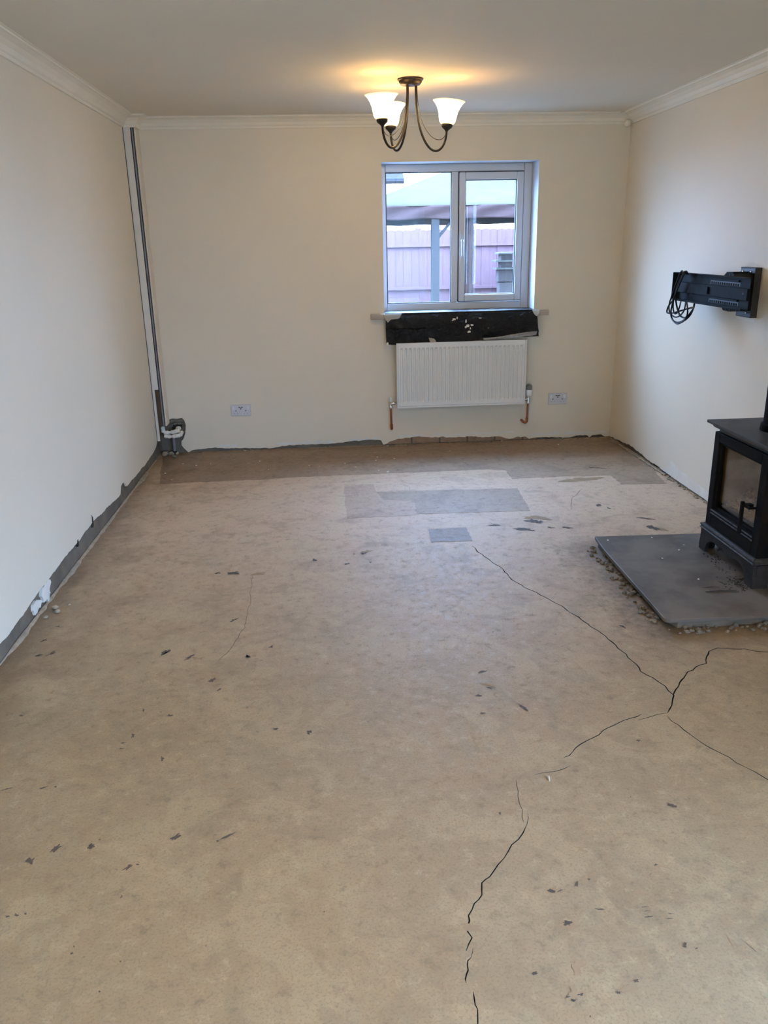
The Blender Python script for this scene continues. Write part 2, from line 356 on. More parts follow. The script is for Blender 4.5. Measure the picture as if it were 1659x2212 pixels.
for ci, (wd_, pl) in enumerate(CRACKS):
    p = [fl(*q) for q in pl]; q = []
    for a, b_ in zip(p, p[1:]):
        n = max(2, int((b_ - a).length / .022))
        for i in range(n): q.append(a.lerp(b_, i / n))
    q.append(p[-1]); c = MB(); vs = []; n = len(q)
    for i, pt in enumerate(q):
        t = (q[min(i + 1, n - 1)] - q[max(i - 1, 0)]).normalized(); s_ = Vector((-t.y, t.x, 0))
        pt = pt + s_ * (.010 * noise.noise(Vector((i * .45, ci * 3.1, 0))) + .005 * noise.noise(Vector((i * 1.3, ci, 5)))) * (0 if i in (0, n - 1) else 1)
        w2 = wd_ * .5 * (1 + .7 * noise.noise(Vector((i * .5, ci * 7., 9)))); w2 = max(w2, .0006) * (.35 if i in (0, n - 1) else 1)
        vs += [pt + s_ * w2 + Vector((0, 0, .01)), pt - s_ * w2 + Vector((0, 0, .01)), pt - s_ * w2 * .5 - Vector((0, 0, .014)), pt + s_ * w2 * .5 - Vector((0, 0, .014))]
    fs = [(0, 1, 2, 3), ((n - 1) * 4 + 3, (n - 1) * 4 + 2, (n - 1) * 4 + 1, (n - 1) * 4)]
    for i in range(n - 1):
        for k in range(4): fs.append((i * 4 + k, (i + 1) * 4 + k, (i + 1) * 4 + (k + 1) % 4, i * 4 + (k + 1) % 4))
    c.add(vs, fs); cut = c.build('crack_cutter', M_CRACK)
    mod = floor.modifiers.new('crack', 'BOOLEAN'); mod.object = cut; mod.operation = 'DIFFERENCE'; mod.solver = 'EXACT'; mod.material_mode = 'TRANSFER'
    dg = bpy.context.evaluated_depsgraph_get(); me = bpy.data.meshes.new_from_object(floor.evaluated_get(dg))
    floor.modifiers.clear(); old = floor.data; floor.data = me; bpy.data.meshes.remove(old); bpy.data.objects.remove(cut)
floor.data.name = 'floor'
struct(floor, 'bare cracked beige concrete floor')

def patch(poly_px, mat, name, z, seed, label=None, step=.012, amp=.012):
    P = [fl(*q) for q in poly_px]; out = []
    for a, b_ in zip(P, P[1:] + P[:1]):
        n = max(1, int((b_ - a).length / step)); s_ = Vector((-(b_ - a).y, (b_ - a).x, 0)).normalized()
        for i in range(n):
            p = a.lerp(b_, i / n); p = p + s_ * amp * (noise.noise(p * 7 + Vector((seed, 0, 0))) + .6 * noise.noise(p * 31) + .5 * noise.noise(p * 83)); out.append((min(max(p.x, .004), W - .004), min(p.y, D - .004)))
    m = MB(); m.skin([out], lambda u, v, d: (u, v, d), z, .0); o = m.build(name, mat, floor)
    if label: lab(o, label)
    return o
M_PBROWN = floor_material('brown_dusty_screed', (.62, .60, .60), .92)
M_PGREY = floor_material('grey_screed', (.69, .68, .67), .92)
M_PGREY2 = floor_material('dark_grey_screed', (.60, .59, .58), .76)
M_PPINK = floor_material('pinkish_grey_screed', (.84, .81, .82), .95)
patch([(345,1046),(520,1038),(690,1029),(860,1022),(1050,1014),(1092,1016),(1112,1000),(1330,985),(1400,990),(1340,955),(1318,946),(860,961),(401,976),(352,985)], M_PBROWN, 'screed_patch', .0006, 1, 'dark brown dusty strip along the back wall')
patch([(1050,1003),(1092,1016),(1108,1034),(1200,1030),(1322,1026),(1342,1047),(1436,1044),(1420,1022),(1385,990),(1330,984),(1180,992)], M_PGREY, 'screed_patch', .0010, 2, 'grey screed strip near the right end of the back wall')
patch([(684,1006),(800,1000),(920,1000),(1000,1000),(1000,1012),(900,1018),(760,1025),(690,1028)], M_PGREY, 'screed_patch', .0010, 3)
patch([(742,1050),(808,1045),(812,1063),(900,1057),(905,1112),(750,1120)], M_PPINK, 'screed_patch', .0010, 4, 'pinkish grey screed patch', amp=.008)
patch([(812,1064),(900,1060),(1118,1055),(1146,1103),(1010,1108),(900,1110),(895,1083),(830,1080)], M_PGREY, 'screed_patch', .0012, 5, 'grey rectangular screed patch', amp=.008)
patch([(925,1143),(1007,1139),(1020,1168),(931,1172)], M_PGREY2, 'screed_patch', .0012, 6, 'dark grey square screed patch', amp=.006)

# adhesive residue flakes left on the floor
def flakes(name, mat, lst, z):
    m = MB()
    for k, (x, y, lx, ly, ang) in enumerate(lst):
        c = fl(x, y); ex = (fl(x + 1, y) - c); ey = (fl(x, y + 1) - c); a = math.radians(ang)
        n = 18; vs = [c + Vector((0, 0, z))]
        for i in range(n):
            t = 2 * math.pi * i / n; r = .62 + .85 * noise.noise(Vector((math.cos(t) * 1.7 + k * 9.1, math.sin(t) * 1.7, k))) + .35 * noise.noise(Vector((math.cos(t) * 5 + k * 9.1, math.sin(t) * 5, k)))
            r = max(.18, r); u, w = math.cos(t) * lx * .5 * r, math.sin(t) * ly * .5 * r
            vs.append(c + ex * (u * math.cos(a) - w * math.sin(a)) + ey * (u * math.sin(a) + w * math.cos(a)) + Vector((0, 0, z)))
        m.add(vs, [(0, 1 + i, 1 + (i + 1) % n) for i in range(n)])
    o = m.build(name, mat, floor, fix=False); o['kind'] = 'stuff'; return o
def q4(x, y): return (x / 1.999, 1400 + y / 1.999)
def q5(x, y): return (830 + x / 2.001, 1400 + y / 2.001)
R1 = []
for x, y, lx, ly, a in [(135,920,60,32,0),(245,865,90,24,-32),(395,855,50,24,-25),(755,820,85,22,-30),(985,812,120,11,-28),(940,835,22,12,-30),(555,945,75,20,-35),(595,935,24,8,0),(735,292,36,15,0),(700,478,22,24,0),(1335,362,28,26,0),(575,380,20,36,30),(535,410,40,9,-10),(528,436,34,8,0),(945,182,34,12,-25),(1070,37,32,16,10),(725,15,60,12,-35),(185,605,60,10,-15),(240,600,18,10,0),(30,1160,22,14,0),(70,1153,26,16,0),(110,1148,18,10,0),(90,292,30,12,-10),(525,1075,12,18,20),(520,1356,10,10,0),(30,610,80,7,-15),(1400,1140,10,10,0),(310,1320,16,10,0),(430,1485,16,12,0),(320,1290,10,10,0),(430,828,14,8,0),(620,270,12,16,0),(1590,320,16,6,0),(1190,350,50,10,0)]:
    R1.append((*q4(x, y), lx / 2, ly / 2, a))
for x, y, lx, ly, a in [(600,255,70,18,28),(425,103,50,12,-15),(455,172,34,10,5),(410,205,40,10,5),(425,283,32,12,0),(1245,682,56,18,15),(1175,938,34,12,0),(720,1052,44,26,0),(760,1050,30,10,-25),(790,1190,50,34,10),(650,1408,36,24,-20),(1130,1120,44,5,-2),(1135,1138,40,5,-2),(1145,1162,46,8,-2),(1240,1150,34,5,0),(1230,1170,50,5,0),(1300,1285,30,26,0),(1350,1300,24,10,-30),(830,1020,18,30,20),(885,1000,30,14,0),(500,715,18,12,0),(1065,645,8,8,0),(890,1595,10,16,0),(850,1500,40,20,0),(820,1525,30,16,0),(790,1510,26,12,0),(1010,1490,30,16,0),(1090,1440,30,16,20),(930,1130,60,7,5),(1100,400,24,14,0)]:
    R1.append((*q5(x, y), lx / 2, ly / 2, a))
R1 += [(680,1210,18,7,-5),(765,1197,8,4,0),(785,1196,22,5,-10),(505,1238,44,9,-6),(470,1238,20,5,-6),(1150,1125,34,9,6),(1165,1128,24,6,0),(1410,1140,40,13,8),(1295,1092,20,7,8),(1315,1098,18,4,20),(585,1398,14,7,0),(535,1418,12,10,0),(355,1410,26,8,-30),(110,1412,34,6,-25),(95,1384,26,5,-20),(85,1416,20,5,-15),(125,1354,18,4,-8),(30,1190,4,3,0),(1130,1143,60,8,4),(1070,1135,40,5,0),(1190,1140,30,4,5),(1225,1140,30,5,5),(1395,1120,50,4,8),(750,1218,20,4,-10),(410,1420,40,6,-28),(460,1470,26,8,-25),(505,1340,26,6,-20),(800,1215,8,3,0)]
flakes('adhesive_residue', M_RESID, R1, .0013)
R2 = []
for x, y, lx, ly, a in [(285,1165,80,44,-8),(180,1205,60,14,-15),(245,1130,60,14,-5),(320,1125,60,12,-5),(930,130,56,40,-20),(600,238,70,24,-10),(130,435,60,16,0),(690,110,50,16,-30),(740,105,50,16,-35),(190,30,70,14,-30),(225,190,34,14,-30),(155,100,30,20,0),(850,45,60,20,10),(1000,590,90,34,0),(880,580,40,40,30),(1240,500,70,40,10),(950,640,60,14,0),(355,1240,60,90,10)]:
    R2.append((*q4(x, y), lx / 2, ly / 2, a))
for x, y, lx, ly, a in [(620,130,50,14,0),(625,190,30,8,0),(700,215,40,8,20),(820,285,50,8,15),(850,870,90,36,10),(960,905,60,40,30),(880,1000,110,50,-10),(740,1050,110,50,-15),(790,1200,110,60,10),(380,1210,100,40,20),(540,708,80,20,-5),(1200,945,90,16,8),(1150,600,90,20,15),(840,1380,80,90,0),(830,1500,120,90,0),(930,1400,80,30,0),(1050,1470,120,50,-20),(740,1440,50,24,0),(1590,1290,90,14,35),(1500,1270,90,10,60),(1440,1200,80,8,-40),(1540,1330,70,9,20),(1610,1230,70,8,50),(1100,1060,60,30,0),(450,160,90,16,10),(600,160,60,10,0),(1060,105,120,10,2),(1180,680,60,8,35)]:
    R2.append((*q5(x, y), lx / 2, ly / 2, a))
R2 += [(1070,1083,44,16,0),(1260,1035,120,12,-2),(960,1090,60,10,-5),(1420,1142,60,10,10),(560,1240,60,6,-6),(790,1192,40,6,-12),(1150,1118,90,10,4)]
flakes('floor_stain', M_RESID2, R2, .0009)

# ceiling
struct(MB().box(-.05, W + .05, YR - .25, D + .02, H, H + .12).build('ceiling', M_CEIL), 'plain cream ceiling with warm glow over the lights')

# left wall: plaster skin with broken bottom edge over bare render
LB = [(YR - .02, .085), (2.0, .085), (2.793, .083), (3.04, .085), (3.323, .10), (3.607, .106), (3.96, .106), (4.095, .113), (4.326, .099), (4.60, .083), (4.70, .078), (4.735, .12), (4.80, .122), (4.84, .105), (4.86, .082), (4.943, .081), (5.356, .074), (5.677, .082), (5.80, .09), (5.868, .12)]
outl = ragged(LB, .018, .009, 3) + [(5.868, H - .01), (YR - .02, H - .01)]
wl = MB().skin([outl], lambda u, v, d: (d, u, v), 0.0, -.011).build('wall_left', M_WALL); struct(wl, 'left wall in cream paint with plaster broken off along its foot')
MB().grid(lambda u, v: (-.012 - .004 * (1 + noise.noise(Vector((u * 60, v * 4, 2)))), YR - .02 + u * (D - YR), -.01 + v * .24), 200, 8).build('cement_render', M_RENDER, wl, smooth=True)
lab(wl.children[0], 'bare grey render band where the skirting was')
MB().box(-.20, -.0165, YR - .25, D + .3, -.12, H).build('masonry', M_RENDER, wl)
# mortar ridge and dirt at the foot
def ridge(name, x0, sgn, y0, y1, mat, seed, par, wmax=.028):
    m = MB(); n = int((y1 - y0) / .03); vs = []
    for i in range(n + 1):
        y = y0 + (y1 - y0) * i / n; w = wmax * max(.10, .45 + .9 * noise.noise(Vector((y * 3.1, seed, 0))) + .35 * noise.noise(Vector((y * 17, seed, 3)))); h = .30 * w + .003
        vs += [(x0, y, 0), (x0, y, h), (x0 + sgn * w * .6, y, h * .8), (x0 + sgn * w, y, 0)]
    for i in range(n):
        m.f += [(i * 4 + k, i * 4 + k + 1, i * 4 + k + 5, i * 4 + k + 4) for k in range(3)]; m.m += [0] * 3
    m.v = vs; return m.build(name, mat, par, smooth=True)
lab(ridge('mortar_ridge', -.012, 1, 1.5, 5.8, M_MORTAR, 11, wl), 'rough pale mortar bead along the floor')
# white filler smear, rawl plug hole, brown stain
def blob(cy, cz, ry, rz, seed, n=26, k=.7): return [(cy + ry * math.cos(2 * math.pi * i / n) * (1 + k * noise.noise(Vector((math.cos(2 * math.pi * i / n) * 1.6, math.sin(2 * math.pi * i / n) * 1.6, seed)))), cz + rz * math.sin(2 * math.pi * i / n) * (1 + k * noise.noise(Vector((math.cos(2 * math.pi * i / n) * 1.9, math.sin(2 * math.pi * i / n) * 1.9, seed + 5))))) for i in range(n)]
f_ = MB(); f_.skin([blob(3.33, .062, .055, .044, 2)], lambda u, v, d: (d, u, v), -.003, -.015); f_.skin([blob(3.20, .045, .045, .028, 4)], lambda u, v, d: (d, u, v), -.004, -.015)
lab(f_.build('filler_patch', M_FILLER, wl), 'white filler smear low on the left wall')
h_ = MB(); h_.skin([blob(4.10, .118, .012, .03, 6)], lambda u, v, d: (d, u, v), .0015, -.01); h_.skin([blob(3.82, .10, .012, .016, 8)], lambda u, v, d: (d, u, v), .001, -.01); h_.build('fixing_hole', M_DARK, wl)

# right wall
RB = [(YR - .02, .02), (3.0, .015), (4.0, .012), (4.336, .012), (4.484, .015), (4.681, .012), (4.972, .02), (5.296, .032), (5.565, .040), (5.70, .03), (5.852, .022), (D, .012)]
outr = ragged(RB, .014, .010, 9, .8) + [(D, H - .01), (YR - .02, H - .01)]
RWIN = None
doorh = [(SD[0], .03), (SD[0], SD[3]), (SD[1], SD[3]), (SD[1], .03)]  # opening for the added doors
wr = MB().skin([outr, doorh], lambda u, v, d: (W + d, u, v), 0.0, .013).build('wall_right', M_WALL); struct(wr, 'right wall in cream paint, bluish where the window light falls')
MB().grid(lambda u, v: (W + .014 + .01 * (1 + noise.noise(Vector((u * 90, v * 6, 2)))), SD[1] + .02 + u * (D - SD[1]), -.01 + v * .12), 180, 5).build('cement_render', M_RENDER, wr, smooth=True)
MB().box(W + .035, W + .25, SD[1], D + .3, -.12, H).box(W + .035, W + .25, YR - .25, SD[0], -.12, H).box(W + .035, W + .25, SD[0], SD[1], SD[3], H).box(W + .035, W + .25, SD[0], SD[1], -.12, -.005).build('masonry', M_RENDER, wr)
ds_ = MB(); ya_, yb_, zb_ = SD[0], SD[1], SD[3]  # added doors, out of view, to bring daylight onto the left wall
for y_ in (ya_, (ya_ + yb_) / 2 - .04, yb_ - .08): ds_.box(W + .08, W + .15, y_, y_ + .08, .0, zb_)
ds_.box(W + .085, W + .145, ya_ + .08, yb_ - .08, zb_ - .08, zb_).box(W + .085, W + .145, ya_ + .08, yb_ - .08, .0, .12)
d2 = ds_.build('added_door', M_UPVC, bevel=.004); struct(d2, 'unseen glazed white doors added in the right wall beside the camera, for daylight')
MB().box(W + .112, W + .116, ya_ + .08, yb_ - .08, .12, zb_ - .08).build('pane', M_GLASS, d2)
portal('side_daylight', (W + .24, (ya_ + yb_) / 2, zb_ / 2), (0, math.radians(90), 0), zb_, yb_ - ya_)
mr = MB()
for i in range(150):
    y = random.uniform(4.2, 5.9); r = random.uniform(.003, .010); mr.lump((W - random.uniform(-.006, .022), y, r * .5), r, (1, 1.2, .8), i, 1)
o = mr.build('plaster_crumbs', M_MORTAR, wr); o['kind'] = 'stuff'
f_ = MB(); f_.skin([[(5.02, .02), (4.92, .045), (4.86, .075), (4.845, .118), (4.80, .105), (4.72, .085), (4.62, .088), (4.5, .075), (4.35, .07), (4.1, .06), (4.0, .012), (4.35, .013), (4.68, .014)]], lambda u, v, d: (W + d, u, v), -.0012, .006)
lab(f_.build('filler_patch', M_FILLER, wr), 'white filler low on the right wall')
f_ = MB(); f_.skin([[(4.215, 1.325), (4.17, 1.33), (4.13, 1.352), (4.09, 1.335), (4.02, 1.335), (4.025, 1.2), (4.028, 1.055), (4.10, 1.05), (4.215, 1.058), (4.21, 1.2)]], lambda u, v, d: (W + d, u, v), -.0009, .006)
lab(f_.build('unpainted_plaster', M_FILLER, wr), 'white unpainted plaster edge round the bracket')

# back wall with window opening, broken foot and a knocked-out hole by the corner
BB = [(.195, .004), (.22, .02), (.344, .03), (.5, .022), (.656, .019), (.80, .012), (.90, .022), (1.006, .031), (1.146, .030), (1.287, .031), (1.428, .047), (1.57, .049), (1.651, .041), (1.668, .006), (1.69, .012), (1.72, .035), (1.783, .048), (1.925, .061), (2.05, .052), (2.212, .047), (2.4, .042), (2.572, .037), (2.62, .022), (2.645, .016), (2.675, .02), (2.699, .029), (2.772, .026), (2.80, .010), (2.86, .02), (3.01, .014), (3.10, .012), (3.19, .022), (3.26, .022), (3.28, .006), (3.30, .024), (3.37, .022), (3.40, .004), (W, .008)]
outb = ragged(BB, .016, .006, 17, .9)
left_up = [(.045, H - .01), (.045, .262), (.075, .258), (.10, .266), (.135, .262), (.17, .268), (.186, .250), (.194, .215), (.190, .18), (.184, .15), (.172, .118), (.160, .100), (.150, .092), (.148, .06), (.165, .035)]
outb = outb + [(W, H - .01)] + left_up
hole = [(WX0, WZ0), (WX0, WZ1), (WX1, WZ1), (WX1, WZ0)]
hole2 = [(WX0 - .012, WZ0 - .04), (WX0 - .012, WZ1 + .012), (WX1 + .012, WZ1 + .012), (WX1 + .012, WZ0 - .04)]
wb = MB().skin([outb, hole], lambda u, v, d: (u, D + d, v), 0.0, .012).build('wall_back', M_WALL); struct(wb, 'back wall in cream paint with the window')
MB().skin([[(-.05, -.1), (W + .2, -.1), (W + .2, H), (-.05, H)], hole2], lambda u, v, d: (u, D + d, v), .028, .30).build('masonry', M_RENDER, wb)
g_ = MB(); g_.grid(lambda u, v: (u * 1.68, D + .013 + .009 * (1 + noise.noise(Vector((u * 40, v * 6, 3)))), -.01 + v * .36), 110, 16); g_.grid(lambda u, v: (2.70 + u * .75, D + .016 + .008 * (1 + noise.noise(Vector((u * 30, v * 6, 8)))), -.01 + v * .12), 60, 6)
lab(g_.build('cement_render', M_REND2, wb, smooth=True), 'grey render showing behind the broken plaster')
x = 1.672; k = 0
while x < 2.80:
    L_ = .208 + .012 * jit(k, 3); MB().box(x, min(x + L_, 2.86), D + .003 + .004 * jit(k, 5), D + .05, .006, .062).build('brick', M_BRICK, wb, bevel=.004); x += L_ + .009; k += 1
MB().box(1.665, 2.87, D + .012, D + .05, -.005, .07).build('mortar_joint', M_RENDER, wb)
ls = MB()
for i in range(70):
    xx = random.uniform(.3, 3.35); r = random.uniform(.003, .009); ls.lump((xx, D - random.uniform(-.004, .03), r * .5), r, (1.4, 1, .7), i + 300, 1)
o = ls.build('plaster_crumbs', M_MORTAR, wb); o['kind'] = 'stuff'
rv = MB(); rv.box(WX0 - .0115, WX0, D + .0125, D + .299, WZ0 - .03, WZ1 + .0115).box(WX1, WX1 + .0115, D + .0125, D + .299, WZ0 - .03, WZ1 + .0115).box(WX0, WX1, D + .0125, D + .299, WZ1, WZ1 + .0115).box(WX0, WX1, YF_ + .075, D + .299, WZ0 - .03, WZ0 - .001)
rv.build('reveal', M_REVEAL, wb)
# ragged chalky line above the broken foot
f_ = MB()
for x0, x1, s_ in ((.42, .56, 1), (.86, 1.28, 2), (1.40, 1.66, 3), (1.78, 2.68, 4), (2.78, 3.4, 5)):
    up = [(x0 + (x1 - x0) * i / 30, .062 + .022 * noise.noise(Vector((i * .33, s_, 7))) + (.012 if s_ == 4 else 0)) for i in range(31)]
    lo_ = [(x1 - (x1 - x0) * i / 10, .05) for i in range(11)]
    if s_ in (4,): lo_ = [(a, .064) for a, b_ in lo_]; up = [(a, max(b_, .066)) for a, b_ in up]
    if s_ in (1, 2, 5): lo_ = [(a, .036) for a, b_ in lo_]; up = [(a, max(b_ - .01, .04)) for a, b_ in up]
    f_.skin([lo_ + up], lambda u, v, d: (u, D + d, v), -.001, .004)
lab(f_.build('filler_patch', pm('chalky_paint', (.76, .74, .68), None, 8, .7), wb), 'chalky line left by the old skirting')

# wall behind the camera with a glazed door and vertical blind (seen only as a reflection in the window)
x0, x1, z0, z1 = RW
rw = MB(); 
for a in ((-.05, x0, -.1, H), (x1, W + .2, -.1, H), (x0, x1, z1, H)): rw.box(a[0], a[1], YR - .25, YR, a[2], a[3])
wrr = rw.build('wall_rear', M_WALL); struct(wrr)
dr = MB(); dr.box(x0, x0 + .07, YR - .12, YR - .05, z0 + .002, z1).box(x1 - .07, x1, YR - .12, YR - .05, z0 + .002, z1).box(x0 + .07, x1 - .07, YR - .12, YR - .05, z1 - .07, z1).box(x0 + .07, x1 - .07, YR - .12, YR - .05, z0 + .002, z0 + .12)
d1 = dr.build('door_1', M_UPVC, bevel=.004); struct(d1)
MB().box(x0 + .07, x1 - .07, YR - .09, YR - .086, .12, z1 - .07).build('pane', M_GLASS, d1)

# coving
PROF = [(0, .082), (.010, .082), (.013, .066), (.020, .060), (.030, .040), (.048, .022), (.068, .012), (.078, .010), (.080, .003), (.092, .002), (.092, -.002), (0, -.002)]
# profile: (distance from wall, drop below ceiling), swept along a path with a mitred offset direction
def cove(name, path, dirs, label):
    m = MB(); n = len(PROF); 
    for (x, y), (dx, dy) in zip(path, dirs):
        k = len(m.v) // n
        m.v += [(x + dx * d + .0015 * noise.noise(Vector((x * 3, y * 3, i))), y + dy * d, H - dr_ * .86) for i, (d, dr_) in enumerate(PROF)]
    for s_ in range(len(path) - 1):
        for i in range(n): m.f.append((s_ * n + i, s_ * n + (i + 1) % n, (s_ + 1) * n + (i + 1) % n, (s_ + 1) * n + i)); m.m.append(0)
    return struct(m.build(name, M_COVE), label)
ys = [YR + (5.878 - YR) * i / 60 for i in range(61)]
cove('trim_1', [(0, y) for y in ys], [(1, 0)] * 60 + [(1, -1)], 'coving along the left wall')
xs = [.075 + (W - .075) * i / 40 for i in range(41)]
cove('trim_2', [(0, 5.878), (.075, 5.878), (.075, D)] + [(x, D) for x in xs[1:]], [(1, -1), (1, -1), (1, -1)] + [(0, -1)] * 39 + [(-1, -1)], 'coving along the back wall, stepping round the pipe boxing')
ys = [YR + (D - YR) * i / 60 for i in range(61)]
cove('trim_3', [(W, y) for y in ys], [(-1, 0)] * 60 + [(-1, -1)], 'coving along the right wall')
lp = MB(); lp.lump((W - .035, D - .035, H - .066), .026, (1, 1, .9), 3, 2); lp.lump((W - .09, D - .075, H - .006), .016, (2, 1, .4), 5, 2)
lab(lp.build('filler_lump', M_COVE, bpy.data.objects['trim_3'], smooth=True), 'lump of filler at the coving corner')

# ================================================================== WINDOW
YF = D + .185
win = MB()
fx0, fx1, fz0, fz1 = WX0, WX1, WZ0, WZ1
mx0, mx1 = 2.213, 2.262
gz0, gz1 = 1.041, 1.945
def frame(m, x0, x1, z0, z1, t, y0, y1):
    tl, tr, tb, tt = t
    m.box(x0, x0 + tl, y0, y1, z0, z1).box(x1 - tr, x1, y0, y1, z0, z1).box(x0 + tl, x1 - tr, y0, y1, z0, z0 + tb).box(x0 + tl, x1 - tr, y0, y1, z1 - tt, z1)
frame(win, fx0, fx1, fz0, fz1, (.040, .060, .054, .053), YF, YF + .07)
win.box(mx0, mx1, YF, YF + .07, fz0 + .054, fz1 - .053)
w1 = win.build('window_1', M_UPVC, bevel=.006); struct(w1, 'white double casement window above the radiator')
sash = MB(); frame(sash, 2.268, 2.736, 1.045, 1.941, (.044, .048, .048, .050), YF - .014, YF + .05)
cs = sash.build('casement', M_UPVC, w1, bevel=.005)
MB().box(1.735, 2.213, YF + .030, YF + .034, 1.039, 1.947).build('pane', M_GLASS, w1)
MB().box(2.312, 2.688, YF + .024, YF + .028, 1.093, 1.891).build('pane', M_GLASS, cs)
gk = MB(); frame(gk, 1.7352, 2.2128, 1.0395, 1.9465, (.005,) * 4, YF + .006, YF + .03); gk.build('gasket', M_GASKET, w1)
gk = MB(); frame(gk, 2.3122, 2.6878, 1.0932, 1.8908, (.005,) * 4, YF - .004, YF + .024); gk.build('gasket', M_GASKET, cs)
gk = MB(); frame(gk, 2.2625, 2.7395, 1.0405, 1.9465, (.007,) * 4, YF + .004, YF + .012); gk.build('seal', M_GASKET, w1)
hd = MB(); hd.box(2.277, 2.297, YF - .026, YF - .014, 1.455, 1.525); hd.tube([(2.287, YF - .02, 1.478), (2.287, YF - .05, 1.476), (2.287, YF - .058, 1.462), (2.286, YF - .056, 1.41), (2.286, YF - .05, 1.368)], [.010, .010, .009, .0085, .007], 10)
lab(hd.build('handle', M_UPVC, cs, smooth=True), 'white lever handle')
sb = MB().box(WX0 - .10, 2.905, D - .035, D + .0, .945, .984).box(WX0, WX1, D, YF + .01, .945, .984)
lab(sb.build('sill_board', M_WOODRAW, w1, bevel=.002), 'bare timber sill with worn paint')
portal('window_daylight', ((WX0 + WX1) / 2, D + .28, (WZ0 + WZ1) / 2), (math.radians(-90), 0, 0), WX1 - WX0, WZ1 - WZ0)
portal('door_daylight', ((RW[0] + RW[1]) / 2, YR - .2, RW[3] / 2), (math.radians(90), 0, 0), RW[1] - RW[0], RW[3])

# vertical blind behind the camera
vb = thing('vertical_blind', ((RW[0] + RW[1]) / 2, YR + .05, 2.10), 'pale vertical blind hanging in the glazed door behind the camera', 'blind')
MB().box(RW[0] - .08, RW[1] + .08, YR + .02, YR + .07, 2.07, 2.11).build('head_rail', M_UPVC, vb)
for i in range(12):
    xx = 2.03 + i * .083; a = math.radians(9)
    MB().obox((xx, YR + .045, 1.32), (.0475 * math.cos(a), .0475 * math.sin(a), 0), (-.0006 * math.sin(a), .0006 * math.cos(a), 0), (0, 0, .748)).build('vane', M_VANE, vb)

# ================================================================== CHANDELIER
cc = Vector((1.763, 4.716, H)); ch = thing('ceiling_light', cc, 'dark bronze three-arm ceiling light with lit frosted glass shades', 'ceiling light')
MB().lathe([(0, -.034), (.028, -.034), (.050, -.030), (.060, -.018), (.062, -.010), (.068, -.006), (.069, 0), (0, 0)], cc, 40).build('canopy', M_BRONZE, ch, smooth=True)
def bez(ps, n=28):
    out = []
    for i in range(n + 1):
        t = i / n; q = [Vector(p) for p in ps]
        while len(q) > 1: q = [a.lerp(b_, t) for a, b_ in zip(q, q[1:])]
        out.append(q[0])
    return out
CUPS = [on(965, 277, 1, 4.70), on(844, 281, 1, 4.91), on(826, 266, 1, 4.54)]
TILT = [(.10, 0), (.04, 0), (0, 0)]
for k, cp in enumerate(CUPS):
    rd = Vector((cp.x - cc.x, cp.y - cc.y, 0)); R_ = rd.length; rd.normalize(); s0 = cc + rd * .028 + Vector((0, 0, -.033))
    tl = [Vector((.09, 0, 1)), Vector((.02, .03, 1)), Vector((-.02, -.02, 1))][k].normalized()
    base = cp; low = base.z - .105
    zz = lambda r, z: Vector((cc.x + rd.x * r, cc.y + rd.y * r, z))
    drop = s0.z - low
    pts = bez([s0, zz(.026, s0.z - .35 * drop), zz(.030, s0.z - .95 * drop), zz(R_ * .62, low - .10), zz(R_ + .004, low - .02), base + tl * -.03, base - tl * .002], 36)
    MB().tube(pts, .0062, 10).build('arm', M_BRONZE, ch, smooth=True)
    pt2 = bez([s0 + rd * .006, zz(.034, s0.z - .30 * drop), zz(.05, s0.z - .72 * drop), zz(R_ * .55, low + .05), zz(R_ * .88, low + .012), base - tl * .018], 30)
    MB().tube(pt2, .0018, 6).build('wire_scroll', M_BRONZE, ch, smooth=True)
    MB().lathe([(0, -.018), (.006, -.017), (.010, -.010), (.020, -.002), (.027, .004), (.030, .012), (.030, .018), (.026, .020), (0, .020)], base, 28, tl).build('cup', M_BRONZE, ch, smooth=True)
    sp = [(.022, .019), (.036, .022), (.043, .034), (.046, .052), (.051, .078), (.060, .100), (.074, .120), (.086, .131)]
    prof = sp + [(r - .0035, z + .001) for r, z in reversed(sp)]
    sh = MB().lathe(prof, base, 40, tl).build('glass_shade', M_SHADE, ch, smooth=True)
    ga = sh.data.attributes.new('glow', 'FLOAT', 'POINT'); gl_ = [.03, .06, .30, 1, 1, .38, .06, .03]; gl_ = gl_ + [q_ * .10 for q_ in gl_[::-1]]
    for i_ in range(len(sh.data.vertices)): ga.data[i_].value = gl_[i_ // 40]
    bl = MB().lathe([(0, .018), (.011, .020), (.013, .03), (.0135, .05), (.0125, .065), (.008, .076), (0, .080)], base, 16, tl).build('bulb', M_BULB, ch, smooth=True)
    l = bpy.data.lights.new('bulb_light', 'POINT'); l.energy = BULB_WATTS; l.color = (1.0, .60, .26); l.shadow_soft_size = .018
    lo = bpy.data.objects.new('bulb_light', l); COL.objects.link(lo); lo.parent = ch; lo.location = base + tl * .088 - cc

# a second, matching light added out of view as warm fill
def dup(o, parent=None):
    c = o.copy(); COL.objects.link(c); c.parent = parent
    for k_ in list(o.children): dup(k_, c)
    return c
ch2 = dup(ch); ch2.location = (1.50, 1.25, H); 
for o_ in list(ch2.children):
    if o_.type == 'LIGHT': o_.data = o_.data.copy(); o_.data.energy = 48.0
ch2['label'] = 'second dark bronze ceiling light added over the near end of the room, out of view, as warm fill'

